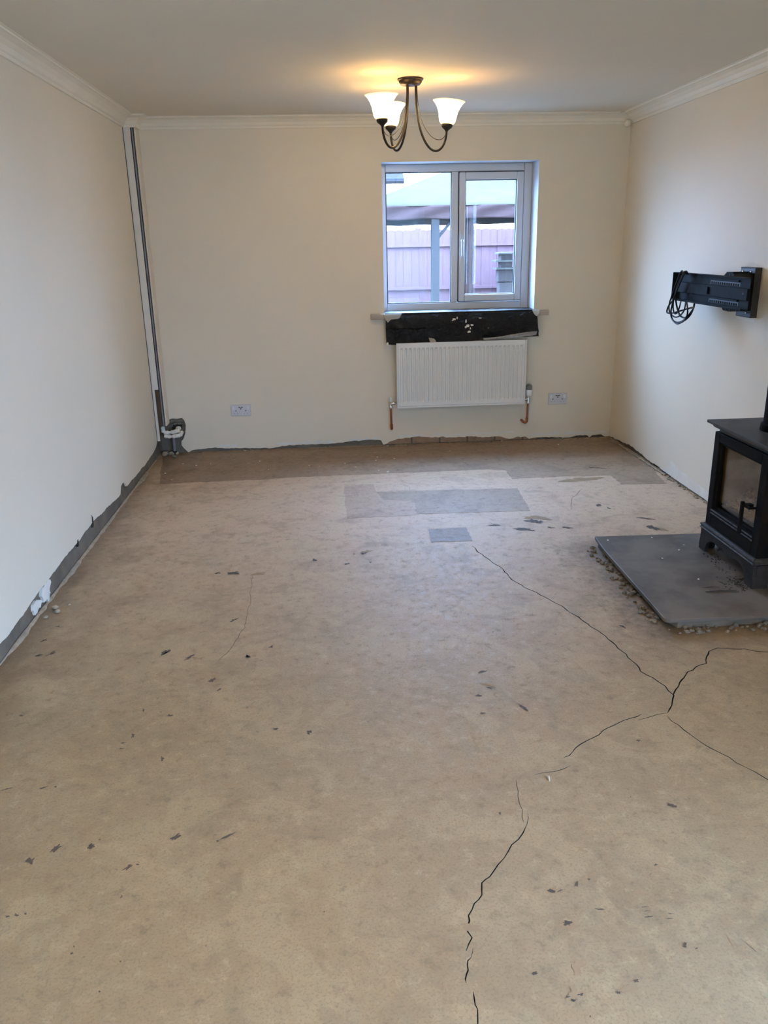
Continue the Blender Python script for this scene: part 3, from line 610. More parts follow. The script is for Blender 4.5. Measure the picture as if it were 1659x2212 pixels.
# ================================================================== RADIATOR
RX0, RX1, RZ0, RZ1, RY = 1.772, 2.733, .305, .779, 5.900
rad = thing('radiator', ((RX0 + RX1) / 2, D - .06, RZ0), 'white panel radiator with vertical flutes under the window', 'radiator')
NF = 29; m = MB()
x_in0, x_in1 = RX0 + .022, RX1 - .022; pitch = (x_in1 - x_in0) / NF
xsr = [RX0, RX0 + .010, RX0 + .013, x_in0]; 
cols = [(RX0, 0, 0), (RX0 + .009, 0, 0), (RX0 + .012, .004, 0), (RX0 + .014, 0, 0)]
for i in range(NF):
    b0 = x_in0 + i * pitch
    cols += [(b0 + pitch * f, 0, dd) for f, dd in ((.10, 0), (.28, 1), (.62, 1), (.80, 0))]
cols += [(RX1 - .014, 0, 0), (RX1 - .012, .004, 0), (RX1 - .009, 0, 0), (RX1, 0, 0)]
rows = [(RZ0, 0, 0), (RZ0 + .009, 0, 0), (RZ0 + .012, .004, 0), (RZ0 + .015, 0, 0), (RZ0 + .036, 0, 0), (RZ0 + .052, 0, 1), (RZ1 - .048, 0, 1), (RZ1 - .034, 0, 0), (RZ1 - .008, 0, 0), (RZ1, 0, 0)]
vs = []
for z, gr, mk in rows:
    for x, gx, dd in cols:
        y = RY + max(gr if RX0 + .009 < x < RX1 - .009 else 0, gx if z > RZ0 + .009 else 0) + .0105 * dd * mk
        vs.append((x, y, z))
nc = len(cols); m.add(vs, [(j * nc + i, j * nc + i + 1, (j + 1) * nc + i + 1, (j + 1) * nc + i) for j in range(len(rows) - 1) for i in range(nc - 1)])
m.box(RX0, RX1, RY + .010, RY + .018, RZ0, RZ1)
m.grid(lambda u, v: (RX0 + u * (RX1 - RX0), RY + v * .012, RZ0), 1, 1).grid(lambda u, v: (RX0 + u * (RX1 - RX0), RY + v * .012, RZ1), 1, 1)
m.grid(lambda u, v: (RX0, RY + u * .012, RZ0 + v * (RZ1 - RZ0)), 1, 1).grid(lambda u, v: (RX1, RY + u * .012, RZ0 + v * (RZ1 - RZ0)), 1, 1)
m.build('front_panel', M_RAD, rad, fix=False)
MB().box(RX0 + .02, RX1 - .02, RY + .052, RY + .066, RZ0 + .01, RZ1 - .01).build('rear_panel', M_RAD, rad, bevel=.004)
for xa in (RX0, RX1 - .003): MB().box(xa, xa + .003, RY + .018, RY + .062, RZ0 + .02, RZ1 - .004).build('side_panel', M_RAD, rad)
gm = MB()
for i in range(40): gm.box(RX0 + .01 + i * .0236, RX0 + .01 + i * .0236 + .004, RY + .018, RY + .055, RZ1 - .006, RZ1 - .003)
gm.box(RX0 + .003, RX1 - .003, RY + .016, RY + .02, RZ1 - .006, RZ1 - .002).box(RX0 + .003, RX1 - .003, RY + .05, RY + .054, RZ1 - .006, RZ1 - .002).build('top_grille', M_RAD, rad)
for xa in (RX0 + .15, RX1 - .18): MB().box(xa, xa + .03, RY + .066, D, RZ0 + .03, RZ1 - .05).build('wall_bracket', M_RAD, rad)

def valve_left():
    x, y = 1.729, D - .045; t = thing('radiator_valve', (x, y, .13), 'lockshield valve with white cap on a copper pipe left of the radiator', 'valve')
    MB().tube([(x, y, .30), (x + .002, y, .16), (x + .003, y + .003, .147)], .0075, 14).build('copper_pipe', M_COPPER, t, smooth=True)
    e = MB().tube([(x + .003, y, .172), (x + .003, y, .164), (x + .003, y, .15), (x + .004, y + .006, .139), (x + .004, y + .016, .134), (x + .004, D - .002, .134)], [.0095, .0095, .0092, .0098, .0095, .0088], 14)
    e.lathe([(.0085, 0), (.0112, .002), (.0112, .007), (.0085, .009)], (x + .003, y, .164), 16)
    e.build('pipe_elbow', M_COPPER, t, smooth=True)
    b = MB(); b.lathe([(.0, .292), (.011, .292), (.0125, .297), (.0125, .312), (.010, .316), (.009, .324), (.010, .330), (.010, .345), (0, .345)], (x, y, 0), 18)
    b.tube([(x, y, .331), (x + .020, y, .331)], .0075, 12); b.lathe([(.0, 0), (.010, 0), (.011, .004), (.011, .012), (.009, .016), (.007, .026), (0, .026)], (x + .016, y, .331), 14, (1, 0, 0))
    b.build('valve_body', M_CHROME, t, smooth=True)
    MB().lathe([(0, .344), (.0115, .344), (.012, .350), (.011, .366), (.009, .374), (.005, .378), (0, .379)], (x, y, 0), 18).build('cap', M_PLASTIC, t, smooth=True)
def valve_right():
    x, y = 2.768, D - .045; t = thing('radiator_valve', (x, y, .14), 'thermostatic valve with grey and white head on a copper pipe right of the radiator', 'valve')
    MB().tube([(x + .003, y, .30), (x, y, .18), (x - .002, y, .165)], .0075, 14).build('copper_pipe', M_COPPER, t, smooth=True)
    e = MB().tube([(x - .001, y, .185), (x - .001, y, .172), (x - .003, y, .158), (x - .012, y + .004, .148), (x - .024, y + .008, .152), (x - .032, y + .016, .160), (x - .034, D - .002, .162)], [.0095, .0095, .0095, .0098, .0095, .0095, .009], 14)
    e.lathe([(.0085, 0), (.0112, .002), (.0112, .007), (.0085, .009)], (x - .001, y, .176), 16)
    e.build('pipe_elbow', M_COPPER, t, smooth=True)
    b = MB(); b.lathe([(0, .292), (.011, .292), (.0125, .298), (.0125, .310), (.010, .314), (.010, .345), (.014, .348), (.014, .356), (0, .356)], (x + .003, y, 0), 18)
    b.tube([(x + .003, y, .328), (RX1 - .002, y, .328)], .008, 12); b.lathe([(0, 0), (.011, 0), (.012, .004), (.012, .012), (.008, .014), (0, .014)], (x - .012, y, .328), 14, (-1, 0, 0))
    b.build('valve_body', M_CHROME, t, smooth=True)
    MB().lathe([(0, .355), (.020, .355), (.021, .360), (.023, .364), (.024, .390), (.0235, .402), (0, .402)], (x + .006, y, 0), 24).build('thermostat_head', M_PLASTIC, t, smooth=True)
    g = MB(); g.lathe([(.0, .400), (.0215, .400), (.0215, .432), (.017, .440), (0, .440)], (x + .007, y, 0), 24)
    for i in range(12):
        a = 2 * math.pi * i / 12; g.obox((x + .007 + .0215 * math.cos(a), y + .0215 * math.sin(a), .417), (.002 * math.cos(a), .002 * math.sin(a), 0), (-.0018 * math.sin(a), .0018 * math.cos(a), 0), (0, 0, .015))
    lab(g.build('dial', M_GREYP, t, smooth=True), 'grey ribbed dial')
valve_left(); valve_right()

# ================================================================== SOCKETS
def socket(cx, cz, label):
    t = thing('wall_socket', (cx, D, cz), label, 'socket'); y0 = D - .010
    MB().box(cx - .073, cx + .073, y0, D + .0, cz - .043, cz + .043).build('face_plate', M_SOCKET, t, bevel=.004)
    for s_ in (-1, 1):
        xs_ = cx + s_ * .052 - (0 if s_ < 0 else 0)
        MB().obox((xs_, y0 - .001, cz + .019), (.0075, 0, 0), (0, .0025, .0006), (0, -.0006, .013)).build('rocker_switch', M_PLASTIC, t, bevel=.001)
        px_ = cx + s_ * .036
        MB().box(px_ - .0028, px_ + .0028, y0 - .0006, y0 + .002, cz - .008, cz + .002).build('earth_hole', M_GASKET, t)
        for q in (-1, 1): MB().box(px_ + q * .011 - .0035, px_ + q * .011 + .0035, y0 - .0006, y0 + .002, cz - .026, cz - .0225).build('pin_hole', M_GREYP, t)
        MB().box(cx + s_ * .009 - .0072, cx + s_ * .009 + .0072, y0 - .0008, y0 + .002, cz + .0205, cz + .0265).build('usb_port', M_GASKET, t)
    MB().lathe([(0, 0), (.006, 0), (.006, .0008), (0, .0008)], (cx, y0, cz + .012), 14, (0, -1, 0)).build('emblem', M_GREYP, t)
socket(.610, .311, 'white double wall socket left of the radiator, near the left corner')
socket(3.009, .319, 'white double wall socket between the radiator and the right wall')

# ================================================================== BLACK SHEET OVER THE SILL
sh0 = thing('plastic_sheet', (2.25, D - .04, .985), 'black polythene sheet taped over the window sill and hanging above the radiator', 'plastic sheet')
XL, XR = 1.700, 2.812
def sheet_pt(u, v):
    # v 0..0.35 lies on the sill from the frame to its edge, then falls
    x = XL + u * (XR - XL); w = noise.noise(Vector((u * 5, v * 4, 2))); w2 = noise.noise(Vector((u * 13, v * 9, 7)))
    if v < .35:
        s_ = v / .35; y = YF - .012 - s_ * (YF - .012 - (D - .038)); z = .9865 + .0045 * abs(w2) + .002
        inset = .010 if s_ < .8 else 0
        x = min(max(x, WX0 + .003), WX1 - .003) if s_ < .86 else x
        return (x, y, z)
    s_ = (v - .35) / .65; bot = .772 + .034 * max(0, (u - .55) / .45) ** 1.1 - .008 * math.sin(u * 7); top = .9885
    z = top + (bot - top) * s_; y = D - .040 - .022 * s_ - .030 * math.sin(min(1, s_) * math.pi) * .35 - .016 * w * s_ - .007 * w2 * s_
    rg = max(0, 1 - 5 * abs(noise.noise(Vector((u * 6 + 3, v * 3.5, 11))))) + .7 * max(0, 1 - 6 * abs(noise.noise(Vector((u * 11, v * 8 + u * 6, 17)))))
    y -= .007 * rg * min(1, s_ * 3)
    if abs(s_ - .50) < .03 and u < .27: y += .008 * (1 - abs(s_ - .50) / .03)
    if abs(u - .285) < .012: y -= .005 * (1 - abs(u - .285) / .012) * min(1, s_ * 4)
    if z < .80: y -= .035 * (.80 - z) / .03 * .6
    if u > .90: y += -.02 * (u - .90) / .1 * s_; x += .010 * s_ * s_ * (u - .9) / .1
    if s_ < .06: y = D - .038 - .01 * s_
    return (x, min(y, D - .0375), z)
sm = MB().grid(sheet_pt, 170, 80).build('sheet', M_SHEET, sh0, smooth=True); sm.modifiers.new('solid', 'SOLIDIFY').thickness = .0012
def sheet_patch(name, poly, mat, off=.004, label=None):   # flat piece stuck on the hanging face
    m = MB(); vs = []
    def at(x, z):
        u = (x - XL) / (XR - XL); bot = .772 + .034 * max(0, (u - .55) / .45) ** 1.1 - .008 * math.sin(u * 7); s_ = (.9885 - z) / (.9885 - bot)
        uc = min(max(u, 0), 1); sc_ = min(max(s_, 0.0), 1.0); p = sheet_pt(uc, .35 + .65 * sc_); return Vector((x, p[1] - off, z))
    n = len(poly); vs = [at(*p) for p in poly]; c = sum(vs, Vector()) / n
    m.add([c] + vs, [(0, 1 + i, 1 + (i + 1) % n) for i in range(n)])
    o = m.build(name, mat, sh0); o.modifiers.new('solid', 'SOLIDIFY').thickness = .0008
    if label: lab(o, label)
    return o
sheet_patch('tape', [(1.69, .985), (1.82, .986), (1.80, .955), (1.785, .950), (1.735, .945), (1.715, .925), (1.70, .945)], M_TAPE, .006, 'masking tape over the left end of the sheet')
sheet_patch('tape', [(2.775, .99), (2.83, .99), (2.828, .965), (2.810, .945), (2.80, .945), (2.785, .965)], M_TAPE, .006, 'clear tape over the right end of the sheet')
sheet_patch('tape', [(2.010, .812), (2.050, .803), (2.062, .790), (2.064, .770), (2.030, .768), (2.020, .780)], M_TAPE, .005, 'masking tape tab on the bottom edge')
sheet_patch('tape', [(2.41, .797), (2.52, .802), (2.65, .822), (2.78, .838), (2.806, .838), (2.803, .812), (2.76, .806), (2.62, .794), (2.50, .782), (2.42, .783)], M_DUCT, .004, 'silver grey tape along the bottom right edge')
sp_ = MB()
for x, z, r, sq, s_ in [(2.20, .935, .014, (1, .1, .8), 1), (2.222, .945, .011, (.6, .1, 1.2), 2), (2.188, .928, .007, (1, .1, .8), 3), (2.30, .888, .015, (1, .1, .9), 4), (2.33, .892, .012, (1.3, .1, .6), 5), (2.285, .878, .009, (1, .1, 1), 6), (2.318, .868, .006, (.8, .1, 2), 7), (2.306, .845, .014, (1.3, .1, .7), 8), (2.285, .92, .012, (.5, .1, 1.4), 9), (1.708, .777, .012, (.9, .1, 1.1), 10), (2.39, .94, .009, (1.6, .1, .4), 11), (2.45, .868, .004, (1, .1, 1), 12)]:
    u = (x - XL) / (XR - XL); bot = .772 + .034 * max(0, (u - .55) / .45) ** 1.1 - .008 * math.sin(u * 7); p = sheet_pt(min(max(u, 0), 1), .35 + .65 * min(1, (.9885 - z) / (.9885 - bot)))
    o = MB().lump((x, p[1] - .002, z), r * .8, sq, s_ * 2.3, 2).build('paint_flake', M_FILLER, sh0, smooth=True)
    if s_ == 1: lab(o, 'white paint flake')

# ================================================================== PIPE BOXING IN THE CORNER
bx = thing('pipe_boxing', (.035, 5.94, 0), 'white corner pipe boxing, open along its edge, lower front panel missing', 'boxing')
BY = 5.878
p_ = MB().box(.0015, .046, BY, BY + .010, .503, H - .065).build('front_panel', M_BOARD, bx, bevel=.001)
MB().box(.0015, .019, BY - .002, BY + .012, .125, .5025).build('front_strip', M_BOARD, bx, bevel=.001)
MB().box(.0015, .0195, BY + .013, BY + .035, .10, H - .065).build('batten', M_TIMBER, bx)
MB().box(.004, .050, BY + .036, D - .004, .235, H - .07).build('timber_stud', M_TIMBER, bx)
MB().tube([(.0555, BY + .022, .235), (.0545, BY + .022, H - .066)], .0085, 12).build('pipe', M_PIPE, bx, smooth=True)
MB().box(.068, .078, BY + .008, D - .002, .235, H - .065).build('side_panel', M_WALL, bx)
MB().box(.0705, .0745, BY + .001, BY + .006, .24, H - .066).build('bead_strip', M_BOARD, bx)
MB().box(.0675, .0700, BY + .002, BY + .03, .24, H - .066).build('edge_bead', M_TIMBER, bx)

# white pipe fittings running out of the boxing into the hole in the back wall
def pipe_run(name, pts, label, fit):
    t = thing(name, pts[0], label, 'pipe')
    MB().tube(pts, .0095, 12).build('pipe', M_FIT, t, smooth=True)
    for (a, b_, r) in fit:
        a, b_ = Vector(a), Vector(b_); d = (b_ - a); L = d.length
        MB().lathe([(0, 0), (r * .80, 0), (r, L * .12), (r, L * .40), (r * .90, L * .45), (r * .90, L * .55), (r, L * .60), (r, L * .88), (r * .8, L), (0, L)], a, 16, d).build('coupling', M_FIT, t, smooth=True)
    return t
pb = lambda x, y, d=-.06: bk(x, y, d)
def shift(p, q, t): return Vector(p).lerp(Vector(q), t)
U = [pb(351.5, 921, -.075), pb(352.5, 930, -.075), pb(356, 934.5, -.075), pb(372, 934, -.07), pb(383, 932, -.055), pb(386, 929, -.03), pb(387, 927, .03)]
pipe_run('pipe_run', U, 'upper white plastic pipe with fittings between boxing and wall hole', [(pb(351, 922, -.075), pb(353, 934, -.075), .0165), (pb(354, 935, -.075), pb(364, 934.5, -.075), .0155), (pb(369, 934, -.07), pb(378, 933, -.065), .0155), (pb(377, 933, -.065), pb(387.5, 929, -.055), .0165)])
V = [pb(355, 942, -.085), pb(365, 943.5, -.085), pb(382, 942, -.075), pb(389, 939, -.05), pb(392, 935, -.02), pb(393, 933, .03)]
pipe_run('pipe_run', V, 'lower white plastic pipe with fittings beneath the upper one', [(pb(355, 942, -.085), pb(369, 943, -.085), .015), (pb(373, 943, -.08), pb(384, 941.5, -.08), .015), (pb(383.5, 942, -.078), pb(392.5, 937.5, -.06), .016)])
sb_ = MB().lathe([(0, 0), (.014, 0), (.0175, .012), (.0175, .03), (.014, .04), (0, .045)], pb(388, 925, .0), 18, (-.3, -1, .1)); sb_.lathe([(0, 0), (.014, 0), (.0165, .012), (.0165, .03), (.013, .04), (0, .045)], pb(393, 934, -.004), 18, (-.2, -1, 0))
tag(sb_.build('pipe_elbow', M_FIT, smooth=True), 'white pipe elbows set inside the knocked-out hole in the back wall', 'pipe')
for p in (pb(388, 925, .0), pb(393, 934, -.004)): pass
vd = MB(); vd.skin([blob(.128, .203, .036, .027, 12)], lambda u, v, d: (u, D + d, v), .0085, .0125); vd.build('hole_shade', M_DARK, wb)  # dark patch painting the shade inside the shallow hole
# broken plaster lip round the hole and dark downpipe in the corner
lm = MB()
for i, (x, z, r) in enumerate([(.085, .245, .016), (.105, .250, .020), (.13, .243, .019), (.155, .25, .018), (.175, .24, .014), (.183, .20, .010), (.18, .165, .012), (.168, .13, .012), (.115, .225, .014), (.145, .225, .012), (.09, .215, .012)]):
    lm.lump((x, D + .010, z), r, (1.3, .8, .7), i + 40, 2)
lab(lm.build('broken_plaster', M_REND2, wb), 'broken edge of the knocked-out hole')
dp = thing('waste_pipe', (.105, D - .035, 0), 'short dark upright pipe stub below the white fittings in the left corner', 'pipe')
MB().tube([(.100, D - .03, .0), (.100, D - .03, .125)], .011, 12).build('pipe', M_GREYP, dp, smooth=True)
MB().lathe([(0, 0), (.016, 0), (.018, .004), (.018, .02), (.013, .026), (.0, .026)], (.100, D - .03, .0), 16).build('collar', M_DARK, dp, smooth=True)
for i, (x, y, r, lbl) in enumerate([(352, 984, .020, 'left'), (361, 979, .022, 'second'), (371, 983, .019, 'middle'), (377, 989, .016, 'front'), (384, 977, .016, 'right'), (366, 971, .020, 'rear')]):
    p = fl(x, y); p.y = min(p.y, D - .03); p.x = max(p.x, .03)
    tag(MB().lump((p.x, p.y, r * .55), r, (1.1, 1, .8), i + 70, 2).build('rubble_lump', M_REND2 if i % 2 else M_MORTAR), 'broken mortar lump under the corner pipes, ' + ['leftmost of them', 'second from the left, grey', 'in the middle in front', 'nearest the camera', 'rightmost of them', 'farthest back by the wall'][i], 'rubble', 'rubble under the corner pipes')
p = Vector((.045, 3.33, 0))
for i, (dx, dy, r) in enumerate([(0, -.06, .012), (.02, -.10, .010), (-.012, -.15, .009), (.05, -.03, .006)]):
    tag(MB().lump((p.x + dx, p.y + dy, r * .6), r, (1.1, 1, .8), i + 90, 2).build('rubble_lump', M_MORTAR), 'mortar crumb at the left wall, ' + ['biggest, beside the white filler', 'second one towards the camera', 'nearest the camera', 'smallest, beyond the white filler'][i], 'rubble', 'mortar crumbs at the left wall')

# loose cable along the foot of the right wall
cp_ = [fl(1352, 962), fl(1366, 970), fl(1376, 978), fl(1384, 988), fl(1394, 998), fl(1408, 1008), fl(1424, 1018), fl(1440, 1028)]
cp_ = [Vector((min(p.x, W - .012), p.y, .007)) for p in cp_]
tag(MB().tube(bez(cp_, 30), .0055, 8).build('loose_cable', M_MORTAR, smooth=True), 'pale loose cable lying along the foot of the right wall', 'cable')

# ================================================================== TV WALL MOUNT
tv = thing('tv_mount', (W, 4.12, 1.2), 'black television wall bracket with long slotted rail on the right wall', 'bracket')
py0, py1, pz0, pz1 = 4.018, 4.168, 1.076, 1.320
pl = MB(); pl.box(W - .006, W, py0, py1, pz0, pz1).box(W - .034, W - .006, py0, py0 + .004, pz0, pz1).box(W - .034, W - .006, py0 + .004, py1, pz1 - .004, pz1).box(W - .034, W - .006, py0 + .004, py1, pz0, pz0 + .004)
pl.box(W - .034, W - .030, py0 + .004, py1, pz1 - .028, pz1 - .004).box(W - .034, W - .030, py0 + .004, py1, pz0 + .004, pz0 + .026)
pl.build('wall_plate', M_BLACKMETAL2, tv, bevel=.0015)
XP = 3.300
ar = MB(); ar.box(XP + .018, W - .006, 4.075, 4.079, pz0 + .03, pz1 - .03).box(XP + .018, W - .006, 4.115, 4.119, pz0 + .03, pz1 - .03)
ar.build('arm', M_BLACKMETAL2, tv)
for zc, sg in ((1.300, 1), (1.105, -1)):
    MB().prism([(4.085, zc), (4.150, zc - sg * .002), (4.205, zc - sg * .04), (4.205, zc - sg * .05), (4.085, zc - sg * .05)], lambda u, v, d: (d, u, v), XP + .02, XP + .10).build('hinge_cheek', M_BLACKMETAL, tv)
for z, y in ((1.297, 4.06), (1.10, 4.06), (1.297, 4.14)): MB().lathe([(0, 0), (.0065, 0), (.0065, .004), (.004, .006), (0, .006)], (W - .034, y, z), 12, (-1, 0, 0)).build('bolt', M_CHROME, tv, smooth=True)
ya, yb, za, zb = 3.862, 4.688, 1.128, 1.281
rl = MB(); rl.box(XP, XP + .004, ya, yb, za, zb).box(XP - .032, XP, ya, yb, zb - .003, zb).box(XP - .036, XP, ya, yb, za, za + .003).box(XP - .036, XP - .033, ya, yb, za + .003, za + .010)
rl.box(XP - .032, XP, yb - .003, yb, za + .003, zb - .003)
rl.build('rail', M_BLACKMETAL, tv, bevel=.001)
MB().box(XP - .012, XP, ya + .001, yb - .003, za + .045, zb - .052).build('centre_bar', M_BLACKMETAL, tv, bevel=.002)
MB().box(XP - .022, XP - .012, 4.262, 4.302, za + .055, zb - .062).build('level_block', M_BLACKMETAL, tv, bevel=.002)
for z in (za + .018, zb - .042):
    MB().box(XP - .007, XP, 3.965, 4.265, z + .016, z + .026).build('slot_rib', M_BLACKMETAL, tv, bevel=.001)
    MB().box(XP - .0015, XP, 3.955, 4.275, z - .004, z + .014).build('slot', M_GASKET, tv)
    tk = MB()
    for i in range(13): tk.box(XP - .004, XP - .0015, 3.972 + i * .0235, 3.972 + i * .0235 + .009, z - .003, z + .008)
    tk.build('slot_teeth', M_BLACKMETAL, tv)
for y, z in ((3.90, (za + zb) / 2), (4.655, (za + zb) / 2 + .006)): MB().lathe([(0, 0), (.005, 0), (.005, .0008), (0, .0008)], (XP - .012, y, z), 10, (-1, 0, 0)).build('screw_hole', M_GASKET, tv)

# cables looped over the far end of the rail
def tvx(x, y, xx): return on(x, y, 0, xx)
def z4(x, y): return (1420 + x / 13.825, 570 + y / 13.825)
def cpath(lst):
    pts = [tvx(*z4(x, y), xx) for x, y, xx in lst]; out = []
    P = [pts[0]] + pts + [pts[-1]]
    for i in range(1, len(P) - 2):
        for k in range(7):
            t = k / 7; p0, p1, p2, p3 = P[i - 1], P[i], P[i + 1], P[i + 2]
            out.append(.5 * ((2 * p1) + (p2 - p0) * t + (2 * p0 - 5 * p1 + 4 * p2 - p3) * t * t + (3 * p1 - p0 - 3 * p2 + p3) * t ** 3))
    out.append(pts[-1]); return out
a_, b2 = XP - .05, XP + .03
cab = [
 ([(930, 330, b2), (880, 235, XP - .01), (830, 250, a_), (700, 520, a_), (560, 860, a_), (470, 1100, a_), (410, 1430, a_), (440, 1640, a_), (590, 1790, a_), (800, 1700, a_), (960, 1560, XP - .02), (1050, 1400, b2), (1100, 1200, b2)], 'longest hanging'),
 ([(900, 340, b2), (840, 240, XP - .01), (790, 270, a_), (660, 560, a_), (520, 940, a_), (440, 1240, a_), (400, 1480, a_), (470, 1690, a_), (640, 1745, a_), (820, 1660, a_), (960, 1500, XP - .02), (1075, 1330, b2), (1110, 1180, b2)], 'second longest'),
 ([(800, 330, b2), (760, 230, XP), (700, 250, a_), (560, 600, a_), (420, 980, a_), (350, 1250, a_), (370, 1450, a_), (470, 1560, a_), (570, 1590, a_), (690, 1530, a_), (800, 1380, a_), (850, 1130, b2)], 'outermost looped'),
 ([(830, 340, b2), (770, 240, XP), (720, 300, a_), (600, 640, a_), (540, 900, a_), (560, 1150, a_), (620, 1420, a_), (700, 1560, a_), (810, 1610, a_), (880, 1560, a_), (905, 1400, a_), (880, 1130, b2)], 'rightmost looped'),
 ([(860, 345, b2), (800, 250, XP), (740, 330, a_), (610, 700, a_), (500, 1020, a_), (470, 1260, a_), (490, 1440, a_), (540, 1490, a_), (600, 1440, a_), (660, 1290, a_), (705, 1110, b2)], 'shortest looped'),
 ([(850, 345, b2), (790, 250, XP), (730, 330, a_), (590, 760, a_), (480, 1060, a_), (340, 1250, a_), (285, 1420, a_), (330, 1470, a_), (450, 1470, a_), (700, 1400, a_), (980, 1320, a_ + .02)], 'plugged'),
]
for i, (lst, nm) in enumerate(cab):
    t = MB().tube(cpath([(x, y, xx + .006 * (i - 3)) for x, y, xx in lst]), .0042 + .0006 * (i % 2), 8).build('cable', M_CABLE, smooth=True)
    tag(t, ['black cable hanging lowest from the television bracket', 'black cable just inside the lowest loop on the television bracket', 'black cable in the wide left loop on the television bracket', 'black cable in the right-hand loop under the television bracket', 'black cable in the smallest loop on the television bracket', 'black cable ending in a grey plug below the television bracket'][i], 'cable', 'cables looped over the television bracket')
    if i == 5:
        e0, e1 = tvx(*z4(980, 1320), a_ + .03), tvx(*z4(1060, 1300), b2 - .02); lab(MB().bar(e0, e1, .012, .010).build('plug', M_GREYP, t, bevel=.002), 'grey plug')
# wall lead from the coil down into the wall
# ================================================================== HEARTH AND STOVE
ZT = .045
hx0 = 2.548
he = thing('hearth', (2.99, 3.25, 0), 'raised grey slate hearth slab on rough mortar under the stove', 'hearth')
def hearth_edge(y0, y1, x, n, seed, amp): return [(x + amp * noise.noise(Vector((i * .9, seed, 0))), y0 + (y1 - y0) * i / n) for i in range(n)]
top = [(2.575, 3.735), (2.562, 3.60)] + [(2.560 - .012 * i / 10 + .003 * noise.noise(Vector((i, 3, 3))), 3.60 - .78 * i / 10) for i in range(1, 10)] + [(2.546, 2.806), (2.553, 2.790), (2.566, 2.783), (2.80, 2.777), (3.1, 2.770), (W - .002, 2.765), (W - .002, 3.70), (3.0, 3.715)]
MB().skin([top], lambda u, v, d: (u, v, d), ZT, ZT - .017).build('slab', M_SLATE, he, bevel=.003)
mb = [(x + (.022 if x < 2.62 else 0) + .012 * noise.noise(Vector((x * 20, y * 20, 3))), y + (.010 if y < 2.85 else 0) + .008 * noise.noise(Vector((x * 26, y * 20, 5)))) for x, y in
      [(2.575, 3.73)] + [(2.560, 3.70 - .045 * i) for i in range(20)] + [(2.58 + .04 * i, 2.782) for i in range(21)] + [(W - .015, 2.775), (W - .015, 3.70)]]
MB().skin([mb], lambda u, v, d: (u, v, d), ZT - .0172, .0).build('mortar_bed', M_REND2, he)
cr = MB()
for i in range(160):
    t = random.random()
    if t < .55: x, y = 2.56 + random.uniform(-.05, .03), random.uniform(2.85, 3.72)
    else: x, y = random.uniform(2.55, W - .02), 2.785 - random.uniform(-.01, .05)
    r = random.uniform(.003, .012); cr.lump((x, y, r * .5), r, (1.2, 1, .8), i + 500, 1)
o = cr.build('mortar_crumbs', M_REND2, he); o['kind'] = 'stuff'

st = thing('wood_stove', (3.22, 3.28, ZT), 'black cast iron wood burning stove with glass door standing on the slate hearth', 'stove')
SX0, SX1, SY0, SY1, SZ0, SZ1 = 3.030, 3.400, 3.035, 3.510, .178, .622
body = MB(); body.box(SX0 + .03, SX1, SY0, SY0 + .012, SZ0, SZ1).box(SX0 + .03, SX1, SY1 - .012, SY1, SZ0, SZ1).box(SX1 - .012, SX1, SY0 + .012, SY1 - .012, SZ0, SZ1).box(SX0 + .03, SX1 - .012, SY0 + .012, SY1 - .012, SZ0, SZ0 + .02).box(SX0 + .03, SX1 - .012, SY0 + .012, SY1 - .012, SZ1 - .02, SZ1)
body.build('body', M_IRON, st, bevel=.002)
gy0, gy1, gzb, gzt = 3.090, 3.462, .262, .580
dm = MB(); dm.box(SX0, SX0 + .030, SY0, gy0, SZ0, SZ1).box(SX0, SX0 + .030, gy1, SY1, SZ0, SZ1).box(SX0, SX0 + .030, gy0, gy1, SZ0, gzb).box(SX0, SX0 + .030, gy0, gy1, gzt, SZ1)
door = dm.build('door', M_IRON, st, bevel=.003)
rim = MB(); 
for (a, b_) in (((gy0 - .004, gzb - .006), (gy1 + .004, gzb - .006)), ((gy0 - .004, gzb - .020), (gy1 + .004, gzb - .020))): rim.tube([(SX0 - .001, a[0], a[1]), (SX0 - .001, b_[0], b_[1])], .004, 8)
lab(rim.build('glass_bead', M_IRON2, door, smooth=True), 'raised double bead under the glass')
fr_ = MB(); 
fr_.box(SX0 + .012, SX0 + .024, gy0, gy0 + .012, gzb, gzt).box(SX0 + .012, SX0 + .024, gy1 - .012, gy1, gzb, gzt).box(SX0 + .012, SX0 + .024, gy0 + .012, gy1 - .012, gzt - .012, gzt).box(SX0 + .012, SX0 + .024, gy0 + .012, gy1 - .012, gzb, gzb + .012); fr_.build('glass_frame', M_IRON, door)
MB().box(SX0 + .025, SX0 + .029, gy0 + .004, gy1 - .004, gzb + .004, gzt - .004).build('glass', M_SOOTGLASS, door)
hn = MB(); hy = 3.128
hn.box(SX0 - .045, SX0 - .031, hy - .007, hy + .007, .262, .405).box(SX0 - .031, SX0 + .002, hy - .02, hy + .004, .382, .396).box(SX0 - .036, SX0 - .028, hy - .050, hy, .383, .395).box(SX0 - .034, SX0 + .0, hy - .052, hy - .042, .384, .394)
hn.build('handle', M_IRON, door, bevel=.002)
fb_ = MB(); fb_.box(SX1 - .04, SX1 - .013, SY0 + .014, SY1 - .014, SZ0 + .021, SZ1 - .021); fb_.build('firebrick', M_FIREBRICK, st, bevel=.004)
for ya_, yb_ in ((SY0 + .0125, SY0 + .036), (SY1 - .036, SY1 - .0125)): MB().box(SX0 + .05, SX1 - .041, ya_, yb_, SZ0 + .021, SZ1 - .06).build('firebrick', M_FIREBRICK, st, bevel=.004)
MB().obox((3.20, (SY0 + SY1) / 2, .575), (.12, 0, .012), (0, .19, 0), (-.001, 0, .008)).build('baffle', M_FIREBRICK, st)
MB().box(SX0 + .031, SX0 + .048, SY0 + .014, SY1 - .014, SZ0 + .021, .285).build('log_guard', M_IRON, st)
